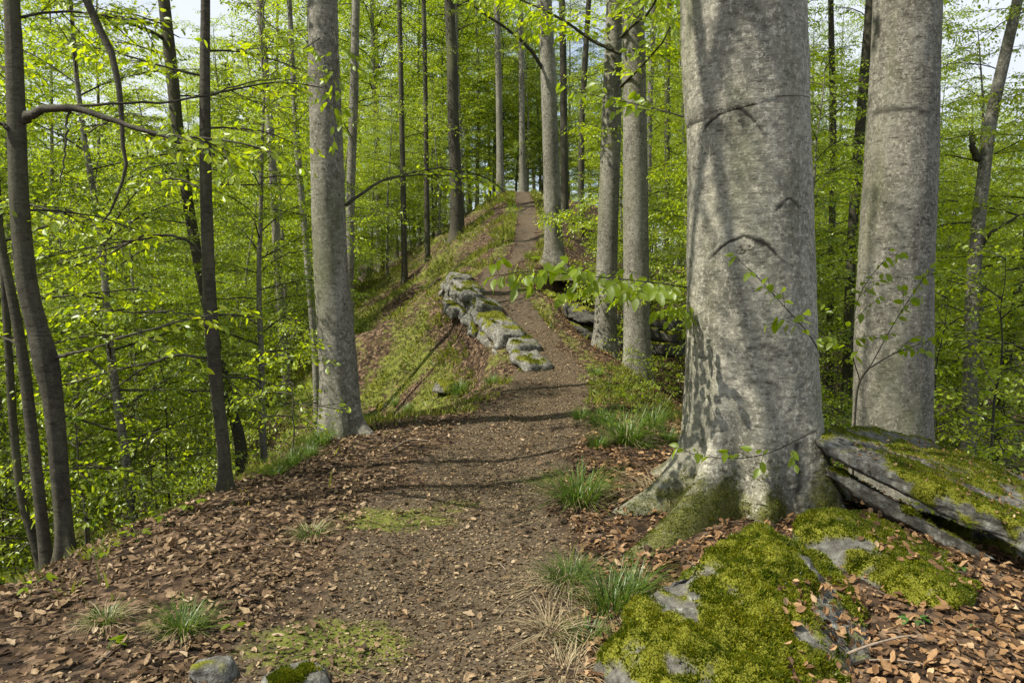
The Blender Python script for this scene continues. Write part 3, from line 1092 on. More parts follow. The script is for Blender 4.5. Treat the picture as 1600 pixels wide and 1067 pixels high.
# the thick old beech at the right of the path
h7 = hero('beech_tree', 'massive pale grey beech with scarred bark and mossy buttress roots beside the path',
          [(1170, 800, 232), (1172, 700, 228), (1172, 600, 218), (1171, 400, 205), (1168, 200, 196), (1160, 0, 197)], 5.4, 27, M_BARKB, 320, 420, zfine=3.9,
          flare=.07, flh=.30, amp=.014, moss=.55, base_z=.10,
          roots=[(math.radians(198), .22, .62, .24), (math.radians(229), .17, 1.15, .22), (math.radians(262), .16, .25, .3), (math.radians(312), .26, .30, .34), (math.radians(20), .4, .4, .3), (math.radians(120), .4, .6, .3)])
o7, org7, S7, V7, F7, uv7, th7, zz7, az7, mo7, scar7, bk7, rad7 = h7
P7x, P7y, _ = pix(V7)
rdir = unit(rad7)
front = rdir[:, 1] < -.05
disp = np.zeros(len(V7))
for (sx, sy, w, hh, dp) in ((1165, 400, 62, 30, 1.0), (1145, 205, 52, 36, .9), (1232, 320, 22, 9, .7), (1195, 545, 36, 8, .35), (1185, 600, 40, 7, .3)):
    dx = (P7x - sx) / w
    arch = sy - hh * (1 - dx ** 2) + 10 * np.abs(dx)          # drooping brow over an old branch scar
    wob = 5.0 * fbm(np.stack([P7x * .05, P7y * .03], -1), 4, 5, .6)
    dist = (P7y - arch + wob * 1.0) / (2.7 + 1.2 * vnoise(np.stack([P7x * .05, P7y * .02], -1), 15))
    line = np.exp(-dist ** 2) * (np.abs(dx) < 1) * smooth(1.02, .75, np.abs(dx)) * front
    eye = np.exp(-((P7x - sx) / (w * .55)) ** 2 - ((P7y - sy + hh * .35) / (hh * .6)) ** 2) * front
    scar7 += dp * line * 1.35 * (.85 + .2 * vnoise(np.stack([P7x * .11, P7y * .05], -1), 19)) + eye * 1.2 * dp * smooth(-.15, .4, fbm(np.stack([P7x * .10, P7y * .2], -1), 4, 9, .65))
    disp += -.006 * line * dp + .004 * np.exp(-((dist + 2.2) / 1.5) ** 2) * (np.abs(dx) < 1) * front * dp + .007 * eye * dp + .006 * eye * fbm(V7 * 22, 3, 77)
cr_ = fbm(np.stack([P7x * .06, P7y * .14], -1), 4, 44)
scar7 += .55 * front * smooth(.22, .5, cr_) * np.exp(-((P7x - 1170) / 70) ** 2 - ((P7y - 545) / 60) ** 2)
scar7 += .8 * front * np.exp(-((P7x - 1247 - (P7y - 760) * .05 - 3 * vnoise(np.stack([P7y * .05, P7y * 0], -1), 4)) / 5) ** 2) * (P7y > 690) * (P7y < 830)
scar7 += .9 * front * np.exp(-((P7x - 1112 + (P7y - 800) * .42) / 5) ** 2) * (P7y > 745) * (P7y < 880)
scar7 += .35 * smooth(.1, .45, fbm(np.stack([np.cos(az7) * 5, np.sin(az7) * 5, zz7 * 5], -1), 4, 61)) * np.exp(-zz7 / .5)
disp += .035 * fbm(V7 * 6, 5, 62, .6) * np.exp(-np.clip(zz7, 0, 9) / .45)
disp += .0035 * fbm(np.stack([np.cos(az7) * 9, np.sin(az7) * 9, zz7 * 40], -1), 3, 63)
mo7 += .35 * np.exp(-((P7x - 1165) / 70) ** 2 - ((P7y - 800) / 42) ** 2) * front + .3 * np.exp(-((P7x - 1290) / 25) ** 2 - ((P7y - 740) / 60) ** 2)
mo7 += .12 * smooth(.1, .5, fbm(np.stack([np.cos(az7) * 2, np.sin(az7) * 2, zz7 * 1.0], -1), 3, 66))
V7 += rdir * disp[:, None]
beech7 = finish(h7)
qd = F7[0]
low = (zz7[qd].max(1) < .75) & front[qd].any(1)
tr7 = np.concatenate([qd[low][:, [0, 1, 2]], qd[low][:, [0, 2, 3]]])
m7 = np.clip(mo7 + .55 * fbm(V7 * 7, 4, 91), 0, 1)
g7 = moss_tufts(V7, tr7, rdir, m7, 16000, 92, .011, .38)
if g7:
    tag(obj('moss', mesh_data('moss', g7[0] - org7, g7[1], M_MOSS, shade=False), beech7), None, None, None, 'stuff')
# unseen limbs and sprays added above the view to shadow the old trunk
sa = math.atan2(SUN_DIR[1], SUN_DIR[0])
for k, (z0, ln, dk, dv) in enumerate(((7.0, 6.2, (1, 2.8, 5.2, 6.2), (.0, -.02, .09, .16)), (8.1, 6.6, (1, 3.6, 4.5, 6.6), (.02, -.03, .12, .10)), (7.6, 6.4, (1, 3.2, 4.6, 6.4), (.2, .13, .02, -.08)))):
    tt = np.linspace(0, 1, 14)
    zz_ = z0 + np.interp(tt, [0, .3, .6, 1], [-.3, .1, .15, -.2])
    st = np.array([1.62, 5.4, 0])
    aa = sa + np.interp(tt * ln, dk, dv)
    Pl = st[None] + np.stack([np.cos(aa) * tt * ln, np.sin(aa) * tt * ln, zz_], -1)
    V, F, uv, _, _ = tube(Pl - org7, np.linspace(.08, .03, 14), 8)
    obj('branch', mesh_data('branch', V, F, M_BARK, uv), beech7)
    own_sprays(beech7, org7, [(*Pl[i], aa[i] + sd * .9, 1.5, .1) for i, sd in ((5, -1), (6, 1), (7, -1), (8, 1), (9, -1), (10, 1), (11, 1), (12, -1), (13, 0))], 950 + k, .07, M_LEAF, .8, .07)
add_crown(h7, PROTO_M[2], 1.1, 0, .4)

# its neighbour behind the slabs
h8 = hero('beech_tree', 'stout grey beech in dappled shade standing behind the tilted slab',
          [(1393, 700, 136), (1394, 640, 132), (1399, 450, 126), (1408, 250, 120), (1418, 0, 110)], 7.2, 25, M_BARK, 120, 240, flare=.18, amp=.02, moss=.4,
          roots=[(math.radians(200), .35, .5, .3), (math.radians(270), .3, .3, .3), (math.radians(340), .35, .5, .3)])
P8x, P8y, _ = pix(h8[3])
f8 = unit(h8[12])[:, 1] < 0
for (sx, sy, w, hh, dp) in ((1408, 180, 48, 10, .9), (1400, 395, 46, 26, .35)):
    dx = (P8x - sx) / w
    line = np.exp(-((P8y - (sy - hh * (1 - dx ** 2)) + 2 * vnoise(np.stack([P8x * .1, P8y * .1], -1), 5)) / 4) ** 2) * smooth(1.02, .8, np.abs(dx)) * f8
    h8[10][:] += dp * line
finish(h8)
add_crown(h8, PROTO_M[0], 1.05, 0, 2.0)

h3 = hero('beech_tree', 'tall smooth beech rising from the left edge of the path, mossy foot',
          [(533, 668, 72), (530, 600, 64), (525, 520, 60), (516, 400, 56), (511, 250, 53), (506, 100, 50), (504, 0, 47)], 8.0, 24, M_BARK, 90, 200, flare=.06, flh=.3, amp=.018, moss=.55,
          roots=[(math.radians(338), .28, 1.2, .13), (math.radians(285), .2, .35, .2), (math.radians(240), .2, .3, .22), (math.radians(190), .25, .15, .25)])
finish(h3)
add_crown(h3, PROTO_M[1], 1.1, 0, 1.0)
bent_branch(h3[0], h3[1], [(540, 322, 8.0), (560, 306, 8.1), (600, 282, 8.3), (660, 266, 8.5), (705, 262, 8.7)], .022, .006)
own_sprays(h3[0], h3[1], [(*at(600, 282, 8.3), .3, 1.1, .1), (*at(690, 264, 8.6), .2, .8, .05)], 33, mat=M_LEAF)

h4 = hero('beech_tree', 'beech standing by the bend where the path climbs to the crest',
          [(866, 418, 32), (865, 380, 29), (861, 250, 26), (856, 100, 24), (851, 0, 22)], 18.5, 24, M_BARK, 40, 110, flare=.3, moss=.8,
          roots=[(math.radians(210), .4, .7, .3), (math.radians(330), .4, .5, .3)], base_z=1.6 - (412 - 420) / FOC * 18.5 - .1)
finish(h4)
add_crown(h4, PROTO_M[0], 1.0, 0, .7)
bent_branch(h4[0], h4[1], [(853, 118, 18.5), (830, 80, 18.3), (795, 48, 18.0), (750, 18, 17.6), (720, -10, 17.4)], .05, .015)

h5 = hero('beech_tree', 'grey beech right of the path, the left one of a close pair',
          [(944, 548, 42), (946, 500, 36), (950, 350, 33), (955, 200, 31), (960, 0, 25)], 14.0, 24, M_BARK, 48, 130, flare=.25, moss=.8,
          roots=[(math.radians(200), .4, .5, .25), (math.radians(320), .4, .4, .25)])
finish(h5)
add_crown(h5, PROTO_M[2], 1.0, 0, 2.7)
h6 = hero('beech_tree', 'grey beech right of the path, the thicker right one of a close pair',
          [(996, 570, 46), (995, 500, 42), (993, 300, 40), (991, 100, 36), (989, 0, 34)], 13.2, 25, M_BARK, 48, 130, flare=.2, moss=.8,
          roots=[(math.radians(210), .4, .4, .25)])
finish(h6)
add_crown(h6, PROTO_M[1], 1.05, 0, 4.1)

# the crooked young trees at the left rim
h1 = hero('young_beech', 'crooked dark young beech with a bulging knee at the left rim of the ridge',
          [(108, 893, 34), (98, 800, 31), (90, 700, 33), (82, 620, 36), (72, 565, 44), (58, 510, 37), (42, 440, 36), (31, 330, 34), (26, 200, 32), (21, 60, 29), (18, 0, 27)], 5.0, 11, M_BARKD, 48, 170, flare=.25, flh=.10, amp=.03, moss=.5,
          roots=[(math.radians(325), .3, 1.1, .10), (math.radians(250), .3, .6, .12), (math.radians(190), .3, .6, .12)])
o1, org1 = h1[0], h1[1]
finish(h1)
bent_branch(o1, org1, [(36, 190, 5.0), (52, 178, 4.95), (90, 168, 4.9), (150, 178, 4.8), (215, 202, 4.7), (275, 222, 4.6)], .032, .010)
bent_branch(o1, org1, [(100, 168, 4.9), (180, 162, 5.0), (270, 158, 5.2), (340, 145, 5.4), (400, 128, 5.6), (440, 124, 5.8)], .010, .004)
bent_branch(o1, org1, [(107, 172, 4.9), (104, 210, 4.88), (98, 250, 4.86), (92, 285, 4.85)], .009, .004)
bent_branch(o1, org1, [(80, 562, 5.0), (110, 552, 4.95), (140, 546, 4.9), (180, 530, 4.85)], .014, .004)
bent_branch(o1, org1, [(24, 215, 5.0), (10, 198, 4.95), (-25, 180, 4.9)], .02, .008)
own_sprays(o1, org1, [(*at(150, 178, 4.8), .9, .9, .1), (*at(240, 210, 4.65), .1, .8, .05), (*at(330, 147, 5.4), .6, .8, .1), (*at(180, 530, 4.85), .5, .8, .05), (*at(22, 120, 5.0), 2.6, 1.2, .2), (*at(26, 330, 5.0), .2, .7, .1),
                      (*at(20, 30, 5.0), .6, 1.0, .3)], 41, mat=M_LEAF)

h1b = hero('young_beech', 'second stem leaning behind the crooked young beech at the left rim',
           [(78, 900, 24), (62, 780, 21), (48, 660, 21), (36, 560, 20), (22, 480, 18), (6, 400, 16), (-10, 300, 15)], 5.5, 9, M_BARKD, 24, 90, flare=.3, flh=.15, amp=.03, moss=.3)
finish(h1b)
own_sprays(h1b[0], h1b[1], [(*at(20, 470, 5.5), .3, 1.0, .2), (*at(0, 380, 5.5), .9, 1.1, .2), (*at(30, 540, 5.5), 2.5, 1.0, .2), (*at(-5, 320, 5.5), -.3, .9, .2)], 42)
h1c = hero('young_beech', 'thin dark stem slanting at the left rim, lowest of the clump',
           [(80, 905, 17), (52, 840, 16), (34, 780, 15), (22, 680, 15), (14, 560, 14), (6, 440, 12), (2, 380, 11)], 5.9, 7, M_BARKD, 14, 60, flare=.3, flh=.12, moss=.2)
finish(h1c)
own_sprays(h1c[0], h1c[1], [(*at(14, 560, 5.9), .4, .9, .2), (*at(30, 740, 5.9), .6, .8, .1), (*at(8, 460, 5.9), 1.5, .9, .2)], 43)

h2 = hero('young_beech', 'slim straight young beech with leafy twigs at the left rim of the path',
          [(354, 768, 24), (349, 700, 22), (340, 620, 22), (331, 520, 23), (325, 400, 21), (321, 250, 19), (320, 100, 17), (321, 0, 15)], 6.0, 10, M_BARKD, 30, 130, flare=.4, flh=.10, amp=.02, moss=.6, roots=[(math.radians(340), .35, 1.0, .09), (math.radians(230), .35, .8, .08)])
finish(h2)
o2, org2 = h2[0], h2[1]
bent_branch(o2, org2, [(312, 395, 6.0), (296, 378, 5.95), (260, 367, 5.9), (220, 372, 5.85), (160, 400, 5.8), (110, 420, 5.75)], .013, .004)
bent_branch(o2, org2, [(318, 498, 6.0), (290, 490, 5.95), (250, 488, 5.9), (200, 505, 5.85)], .010, .003)
bent_branch(o2, org2, [(330, 560, 6.0), (270, 556, 6.0), (225, 575, 6.0), (170, 615, 6.0), (115, 650, 6.0)], .012, .004)
own_sprays(o2, org2, [(*at(260, 367, 5.9), 3.3, .9, .05), (*at(200, 380, 5.85), 2.6, .8, 0), (*at(260, 488, 5.9), 3.0, .8, 0), (*at(240, 566, 6), 3.4, .9, 0), (*at(325, 300, 6), 2.8, .9, .2), (*at(322, 200, 6), .4, .8, .2), (*at(321, 80, 6), 1.0, .9, .3),
                      (*at(321, 120, 6), 3.4, 1.0, .3), (*at(335, 590, 6), .5, .5, .2)], 44)

h2b = hero('young_beech', 'leaning dark young beech on the slope behind the slim straight one',
           [(376, 700, 20), (362, 640, 18), (338, 540, 18), (312, 420, 18), (296, 330, 18), (280, 220, 19), (266, 90, 20), (256, 0, 19)], 9.5, 13, M_BARKD, 26, 110, flare=.3, moss=.5)
finish(h2b)
bent_branch(h2b[0], h2b[1], [(258, 62, 9.5), (235, 50, 9.3), (205, 38, 9.1), (165, 40, 8.9)], .03, .01)
own_sprays(h2b[0], h2b[1], [(*at(266, 90, 9.5), 3.0, 1.6, .2), (*at(270, 150, 9.5), .1, 1.5, .2), (*at(262, 40, 9.5), 4.2, 1.5, .2), (*at(290, 280, 9.5), -.4, 1.4, .1), (*at(300, 350, 9.5), 3.4, 1.4, .1)], 45)
# the bowed limb belongs to the crooked young beech: it springs from its top and hangs down
bent_branch(o1, org1, [(18, -40, 5.0), (70, -60, 5.05), (120, -28, 5.1), (150, 38, 5.1), (178, 95, 5.1), (188, 150, 5.1), (192, 210, 5.1), (196, 262, 5.1), (180, 315, 5.1), (158, 345, 5.1)], .034, .005)

mid_trees = [
    ('slender_beech', 'slender pale beech right behind the tall beech left of the path', [(546, 545, 16), (546, 450, 15), (548, 300, 14), (553, 150, 14), (556, 0, 12)], 15.0, 17, M_BARK),
    ('slender_beech', 'thin pale forked beech just left of the tall beech', [(494, 585, 12), (488, 500, 11), (478, 380, 11), (466, 250, 10), (458, 120, 9), (452, 0, 8)], 14.0, 14, M_BARK),
    ('slender_beech', 'pale slender beech among the leaves between the two left trunks', [(446, 570, 15), (436, 450, 14), (428, 300, 13), (420, 180, 13), (410, 60, 12), (406, 0, 12)], 19.0, 20, M_BARK),
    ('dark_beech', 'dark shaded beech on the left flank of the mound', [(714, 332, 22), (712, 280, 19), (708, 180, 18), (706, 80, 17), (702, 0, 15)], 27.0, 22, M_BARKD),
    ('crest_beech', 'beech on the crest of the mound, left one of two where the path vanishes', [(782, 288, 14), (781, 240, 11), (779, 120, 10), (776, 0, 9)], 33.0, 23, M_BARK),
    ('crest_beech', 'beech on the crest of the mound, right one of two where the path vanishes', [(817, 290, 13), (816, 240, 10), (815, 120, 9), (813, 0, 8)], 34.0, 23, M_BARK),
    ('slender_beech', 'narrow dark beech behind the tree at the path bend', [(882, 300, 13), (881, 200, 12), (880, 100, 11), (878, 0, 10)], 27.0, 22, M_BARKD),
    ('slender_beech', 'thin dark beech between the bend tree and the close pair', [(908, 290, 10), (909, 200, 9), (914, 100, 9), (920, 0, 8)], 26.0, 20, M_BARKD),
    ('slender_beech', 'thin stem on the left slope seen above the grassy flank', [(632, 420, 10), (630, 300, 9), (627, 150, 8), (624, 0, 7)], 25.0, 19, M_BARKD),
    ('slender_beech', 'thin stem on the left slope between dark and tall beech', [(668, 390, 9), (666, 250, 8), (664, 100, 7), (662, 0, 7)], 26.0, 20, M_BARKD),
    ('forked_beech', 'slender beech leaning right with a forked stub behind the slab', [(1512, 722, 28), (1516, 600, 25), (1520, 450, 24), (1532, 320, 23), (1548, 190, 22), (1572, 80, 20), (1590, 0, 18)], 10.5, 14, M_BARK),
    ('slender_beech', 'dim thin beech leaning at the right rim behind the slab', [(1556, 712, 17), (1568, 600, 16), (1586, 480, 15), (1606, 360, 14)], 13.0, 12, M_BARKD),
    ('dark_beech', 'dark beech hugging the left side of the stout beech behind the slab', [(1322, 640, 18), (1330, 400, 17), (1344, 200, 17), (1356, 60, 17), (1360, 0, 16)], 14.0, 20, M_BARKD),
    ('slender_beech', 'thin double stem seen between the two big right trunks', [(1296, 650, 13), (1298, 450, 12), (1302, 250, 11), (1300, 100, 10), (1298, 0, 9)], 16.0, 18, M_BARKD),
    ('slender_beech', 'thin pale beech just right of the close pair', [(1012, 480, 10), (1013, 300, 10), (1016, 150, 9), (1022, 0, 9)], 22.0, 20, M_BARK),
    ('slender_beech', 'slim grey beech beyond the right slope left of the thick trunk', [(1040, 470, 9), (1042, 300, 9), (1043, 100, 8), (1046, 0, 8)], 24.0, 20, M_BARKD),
]
for k, (nm, lb, pts, Yb, H, bk) in enumerate(mid_trees):
    hh = hero(nm, lb, pts, Yb, H, bk, 14, 60, flare=.3, moss=.5, amp=.02)
    finish(hh)
    r = np.random.default_rng(300 + k)
    lim = []
    S = hh[2]
    for i in range(26):
        z = r.uniform(.16, .95) * H + hh[1][2]
        p = np.array([np.interp(z, S[:, 2], S[:, q]) for q in range(3)])
        L = r.uniform(.9, 2.1) * (1.1 if H > 15 else .8)
        lim.append((*p, r.uniform(0, 6.28), L, r.uniform(.05, .5)))
    own_sprays(hh[0], hh[1], lim, 330 + k, .075 if Yb > 18 else .068, M_LEAF if k % 3 else M_LEAF2, .8, .075 if Yb > 18 else .065)
    if nm == 'forked_beech':
        bent_branch(hh[0], hh[1], [(1526, 250, 10.5), (1520, 230, 10.4), (1517, 205, 10.4)], .05, .03, 'stub')
        bent_branch(hh[0], hh[1], [(1528, 390, 10.5), (1555, 360, 10.3), (1600, 335, 10.1), (1650, 320, 10)], .03, .01)

# ------------------------------------------------------------------ the wood around the ridge
GROUPS = {
    'vl': ('young_beech', 'leafy young beech on the left slope', 'tree', 'young beeches on the left slope'),
    'vf': ('beech_tree', 'tall beech in the left valley', 'tree', 'tall beeches in the left valley'),
    'cr': ('beech_tree', 'leafy beech beyond the crest', 'tree', 'beeches beyond the crest'),
    'rs': ('young_beech', 'leafy young beech on the right slope', 'tree', 'young beeches on the right slope'),
    'rf': ('beech_tree', 'tall beech below the right slope', 'tree', 'tall beeches below the right slope'),
    'cl': ('beech_tree', 'beech behind the mound', 'tree', 'beeches behind the mound'),
    'ct': ('young_beech', 'bushy young beech on top of the mound', 'tree', 'young beeches on the mound top'),
    'sp': ('spruce_tree', 'dark green spruce across the valley', 'tree', 'dark spruces across the left valley'),
    'hl': ('beech_tree', 'distant beech on the far hillside', 'tree', 'beeches on the far hillside'),
}
taken = []
made = {}
ZONES = [(60, 'left of the crooked stem'), (190, 'just right of the crooked stem'), (310, 'left of the slim straight stem'), (400, 'just right of the slim straight stem'), (500, 'left of the tall rim beech'),
         (600, 'just right of the tall rim beech'), (740, 'left of the crest'), (850, 'in line with the crest'), (930, 'right of the bend tree'), (1060, 'behind the close pair'),
         (1280, 'behind the thick trunk'), (1340, 'between the two big trunks'), (1470, 'behind the stout trunk'), (1560, 'right of the stout trunk'), (9999, 'at the right border')]
NTH = ['nearest', 'second nearest', 'third nearest', 'fourth nearest', 'fifth nearest', 'sixth nearest', 'seventh nearest', 'eighth nearest', 'ninth nearest', 'tenth nearest',
       'eleventh nearest', 'twelfth nearest', 'thirteenth nearest', 'fourteenth nearest', 'fifteenth nearest', 'sixteenth nearest', 'seventeenth nearest', 'eighteenth nearest', 'nineteenth nearest', 'twentieth nearest']


def zone(px):
    return next(z for lim, z in ZONES if px < lim)


def label_made():
    for (lb, z), rows in made.items():
        rows.sort(key=lambda t: t[0])
        for k, (_, o) in enumerate(rows):
            o['label'] = '%s, %s%s' % (lb, z, '' if len(rows) == 1 else ', ' + (NTH[k] if k < 20 else 'rank %d' % (k + 1)))




def scatter(key, n, protos, fx, mind, scl, seed, tries=40):
    r = np.random.default_rng(seed)
    nm, lb, ct, gp = GROUPS[key]
    got = 0
    for _ in range(n * tries):
        if got >= n:
            break
        x, y = fx(r)
        p = np.array([x, y])
        if any((q[0] - x) ** 2 + (q[1] - y) ** 2 < max(mind, q[2]) ** 2 * (.5 if q[2] != mind else 1) for q in taken):
            continue
        px, py, f = pix(np.array([[x, y, hz(x, y) + 3]]))
        m_ = 60 if y > 30 else 260
        if px[0] < -m_ or px[0] > 1600 + m_:
            continue
        if (key in ('vl', 'vf') and ((430 < px[0] < 850 and y < 20) or (530 < px[0] < 800 and y < 30))):
            continue
        al_ = -(x + 3.2) * .95 - (y - 13.5) * .31
        pe_ = abs((x + 3.2) * .31 - (y - 13.5) * .95)
        if key in ('vl', 'vf') and -.5 < al_ < 12 and pe_ < 3.2:
            continue
        if key == 'rs' and y < 12 and 1270 < px[0] < 1640:
            continue
        taken.append((x, y, mind))
        o = place(key, nm, protos[r.integers(len(protos))], x, y, r.uniform(0, 6.28), r.uniform(*scl), lb, ct, gp)
        made.setdefault((lb, zone(px[0])), []).append((y, o))
        got += 1
    print(key, got)


def f_left(r):
    y = r.uniform(6.5, 34)
    return ci(_cx, y) - ci(_lw, y) - r.uniform(1.6, 13) - .02 * y, y


def f_leftfar(r):
    y = r.uniform(12, 60)
    return -r.uniform(11, 42), y


def f_crest(r):
    y = r.uniform(36, 110)
    return r.normal(2, .26 * y), y


def f_flank(r):
    y = r.uniform(31, 62)
    return -r.uniform(.02, .22) * y, y


def f_top(r):
    y = r.uniform(35.5, 48)
    return r.uniform(-.16, .16) * y, y


def f_right(r):
    y = r.uniform(8.5, 36)
    return ci(_cx, y) + ci(_rw, y) + r.uniform(1.6, 14), y


def f_rightfar(r):
    return r.uniform(11, 46), r.uniform(14, 75)


def f_hill(r):
    return -r.uniform(40, 100), r.uniform(35, 120)


def f_spruce(r):
    return -r.uniform(20, 42), r.uniform(36, 62)


scatter('vl', 62, PROTO_U, f_left, 1.35, (.7, 1.1), 1)
scatter('vf', 30, PROTO_M, f_leftfar, 3.2, (.75, 1.05), 2)
scatter('cl', 26, PROTO_U + PROTO_M[:2], f_flank, 1.6, (.8, 1.1), 13)
scatter('ct', 20, PROTO_U[:3] + PROTO_U[4:], f_top, 1.3, (.9, 1.4), 17)
scatter('cr', 84, PROTO_M + PROTO_U[2:3], f_crest, 2.2, (.8, 1.15), 3)
scatter('rs', 56, PROTO_U, f_right, 1.4, (.65, 1.05), 4)
scatter('rf', 34, PROTO_M[:2], f_rightfar, 3.2, (.7, .95), 5)
scatter('sp', 16, [PROTO_S], f_spruce, 2.4, (.8, 1.1), 6)
scatter('hl', 46, PROTO_M[:1], f_hill, 5.0, (.7, 1.0), 7)

# ------------------------------------------------------------------ saplings and shrubs
def sapling(px, py, k, sc, label, group=None, rz=None):
    q = hit(px, py)
    return place('b', 'sapling', PROTO_B[k], q[0], q[1], rng.uniform(0, 6.28) if rz is None else rz, sc, label, 'sapling', group, .02)


ORD = ['first', 'second', 'third', 'fourth', 'fifth', 'sixth', 'seventh', 'eighth', 'ninth', 'tenth']
sapling(456, 722, 1, .95, 'thin sapling on the rim between the slim and the tall beech')
for k, (px, py, pk, s) in enumerate([(955, 640, 1, .45), (1000, 625, 1, .55), (1035, 640, 1, .6), (985, 600, 1, .5), (1048, 590, 1, .7), (930, 610, 1, .35), (1010, 660, 1, .4), (1050, 620, 1, .5)]):
    sapling(px, py, pk, s, 'low leafy beech seedling below the close pair, %s from the left' % ORD[sorted([955, 1000, 1035, 985, 1048, 930, 1010, 1050]).index(px)], 'seedlings right of the path')
r = np.random.default_rng(77)
n_s = 0
for _ in range(900):
    if n_s >= 84:
        break
    left = r.random() < .6
    y = r.uniform(5.5, 24)
    x = (ci(_cx, y) - ci(_lw, y) - r.uniform(.9, 6)) if left else (ci(_cx, y) + ci(_rw, y) + r.uniform(1.0, 6))
    if left and 8.6 < y < 30 and x > -3.2 - .06 * y:
        continue
    px, py, f = pix(np.array([[x, y, hz(x, y) + .6]]))
    if not (-60 < px[0] < 1660):
        continue
    lb = 'small sapling on the %s slope' % ('left' if left else 'right')
    o = place('b', 'sapling', PROTO_B[r.integers(3)], x, y, r.uniform(0, 6.28), r.uniform(.7, 1.2), lb, 'sapling', 'saplings on the %s slope' % ('left' if left else 'right'), .03)
    made.setdefault((lb, zone(px[0])), []).append((y, o))
    n_s += 1

label_made()
# ------------------------------------------------------------------ near leafy twigs, leaf by leaf
def big_leaf(seed):
    r = np.random.default_rng(seed)
    t = np.linspace(0, 1, 8)
    w = .30 * np.sin(np.pi * t ** .85) ** .8 * (1 - .25 * t)
    w[0], w[-1] = .012, .006
    fold, curl = r.uniform(.05, .22), r.uniform(.05, .3)
    V = []
    for s in (-1, 0, 1):
        wv = .02 * np.sin(t * 22 + r.uniform(0, 6)) * (s != 0)
        V.append(np.stack([t, s * w, np.abs(s) * w * fold * 2 - curl * t ** 2 + wv * w * 2], -1))
    V = np.concatenate(V)
    F = []
    for s in (0, 1):
        for k in range(7):
            a = s * 8 + k
            F.append((a, a + 1, a + 9, a + 8))
    return mesh_data('leaf', V, [np.array(F)], M_LEAFN)


BIGLEAF = [big_leaf(k) for k in range(5)]


def put_leaf(parent, org, p, ax, nr, size, r):
    ax = unit(ax)
    sd = unit(np.cross(nr, ax))
    nr = np.cross(ax, sd)
    M = Matrix(((ax[0] * size, sd[0] * size, nr[0] * size, p[0] - org[0]), (ax[1] * size, sd[1] * size, nr[1] * size, p[1] - org[1]),
                (ax[2] * size, sd[2] * size, nr[2] * size, p[2] - org[2]), (0, 0, 0, 1)))
    o = obj('leaf', BIGLEAF[r.integers(5)], parent)
    o.matrix_local = M
    return o


def sprig(o, org, pts, n_leaf, size, seed, side=.35, r0=.006, spread=1.0, start=.15, vert=.4):
    """a twig through photo points (px, py, Y) with side shoots; each leaf is a sub-part"""
    r = np.random.default_rng(seed)
    P = spline(np.array([at(*p) for p in pts]), 22)
    parts, uvs = [], []
    V, F, uv, _, _ = tube(P - org, np.linspace(r0, .0016, 22), 6)
    parts.append((V, F))
    uvs.append(uv)
    L = np.linalg.norm(np.diff(P, axis=0), axis=1).sum()
    T = unit(np.gradient(P, axis=0))
    spots = []
    up = np.array([0, 0, 1.0])
    ns = int(L / .10 * spread)
    for k in range(ns):
        f = start + (1 - start) * (k + .5) / ns
        i = int(f * 21)
        s = 1 if k % 2 else -1
        d = unit(T[i] * .8 + unit(np.cross(T[i], up)) * s * .7 + r.normal(0, .15, 3) + up * r.normal(-.05, vert))
        ln = side * (1.05 - f) * r.uniform(.6, 1.2) + .05
        q = np.array([P[i], P[i] + d * ln * .5 + up * .008, P[i] + d * ln])
        V, F, uv, _, _ = tube(q - org, [.0022, .0018, .001], 4)
        parts.append((V, F))
        uvs.append(uv)
        m = max(2, int(ln / .045))
        for j in range(m):
            g = (j + 1) / m
            spots.append((P[i] + d * ln * g, d, (1 if j % 2 else -1) if j < m - 1 else 0))
    spots.append((P[-1], T[-1], 0))
    V, F = cat_geo(parts)
    tw = obj('branch', mesh_data('branch', V, F, M_BARKD, np.concatenate(uvs)), o)
    sel = spots if len(spots) <= n_leaf else [spots[k] for k in r.choice(len(spots), n_leaf, replace=False)]
    for p, d, s in sel:
        sdv = unit(np.cross(d, up))
        ax = d * .7 + sdv * s * .7 + r.normal(0, .3, 3) - up * r.uniform(.2, 1.2)
        put_leaf(tw, org, p, ax, up * .6 + np.array([-.25, -.45, 0]) + r.normal(0, .5, 3), size * r.uniform(.75, 1.25), r)
    return tw


# low branch of the old beech reaching left over the path's edge
sprig(o7, org7, [(1090, 452, 5.5), (1040, 444, 5.3), (970, 436, 5.1), (900, 430, 4.95), (830, 424, 4.85), (765, 432, 4.8)], 230, .086, 501, .46, .007, 2.2)
sprig(o7, org7, [(1085, 470, 5.4), (1062, 478, 5.3), (1035, 484, 5.2)], 22, .08, 502, .2, .004, 1.5)
# higher thin branch reaching left between the close pair and the old beech
sprig(o7, org7, [(1080, 186, 5.6), (1030, 172, 5.7), (980, 160, 5.8), (920, 148, 5.9), (880, 138, 6.0)], 90, .078, 503, .34, .006, 1.3)
# twigs in front of the old trunk
sprig(o7, org7, [(1284, 556, 5.1), (1262, 520, 4.8), (1230, 484, 4.7), (1190, 440, 4.65), (1150, 402, 4.62)], 34, .07, 504, .22, .0045, .9)
sprig(o7, org7, [(1275, 672, 5.0), (1240, 690, 4.75), (1200, 708, 4.65), (1150, 716, 4.6), (1095, 712, 4.55), (1058, 700, 4.5)], 20, .066, 505, .14, .0045, .7, .2)
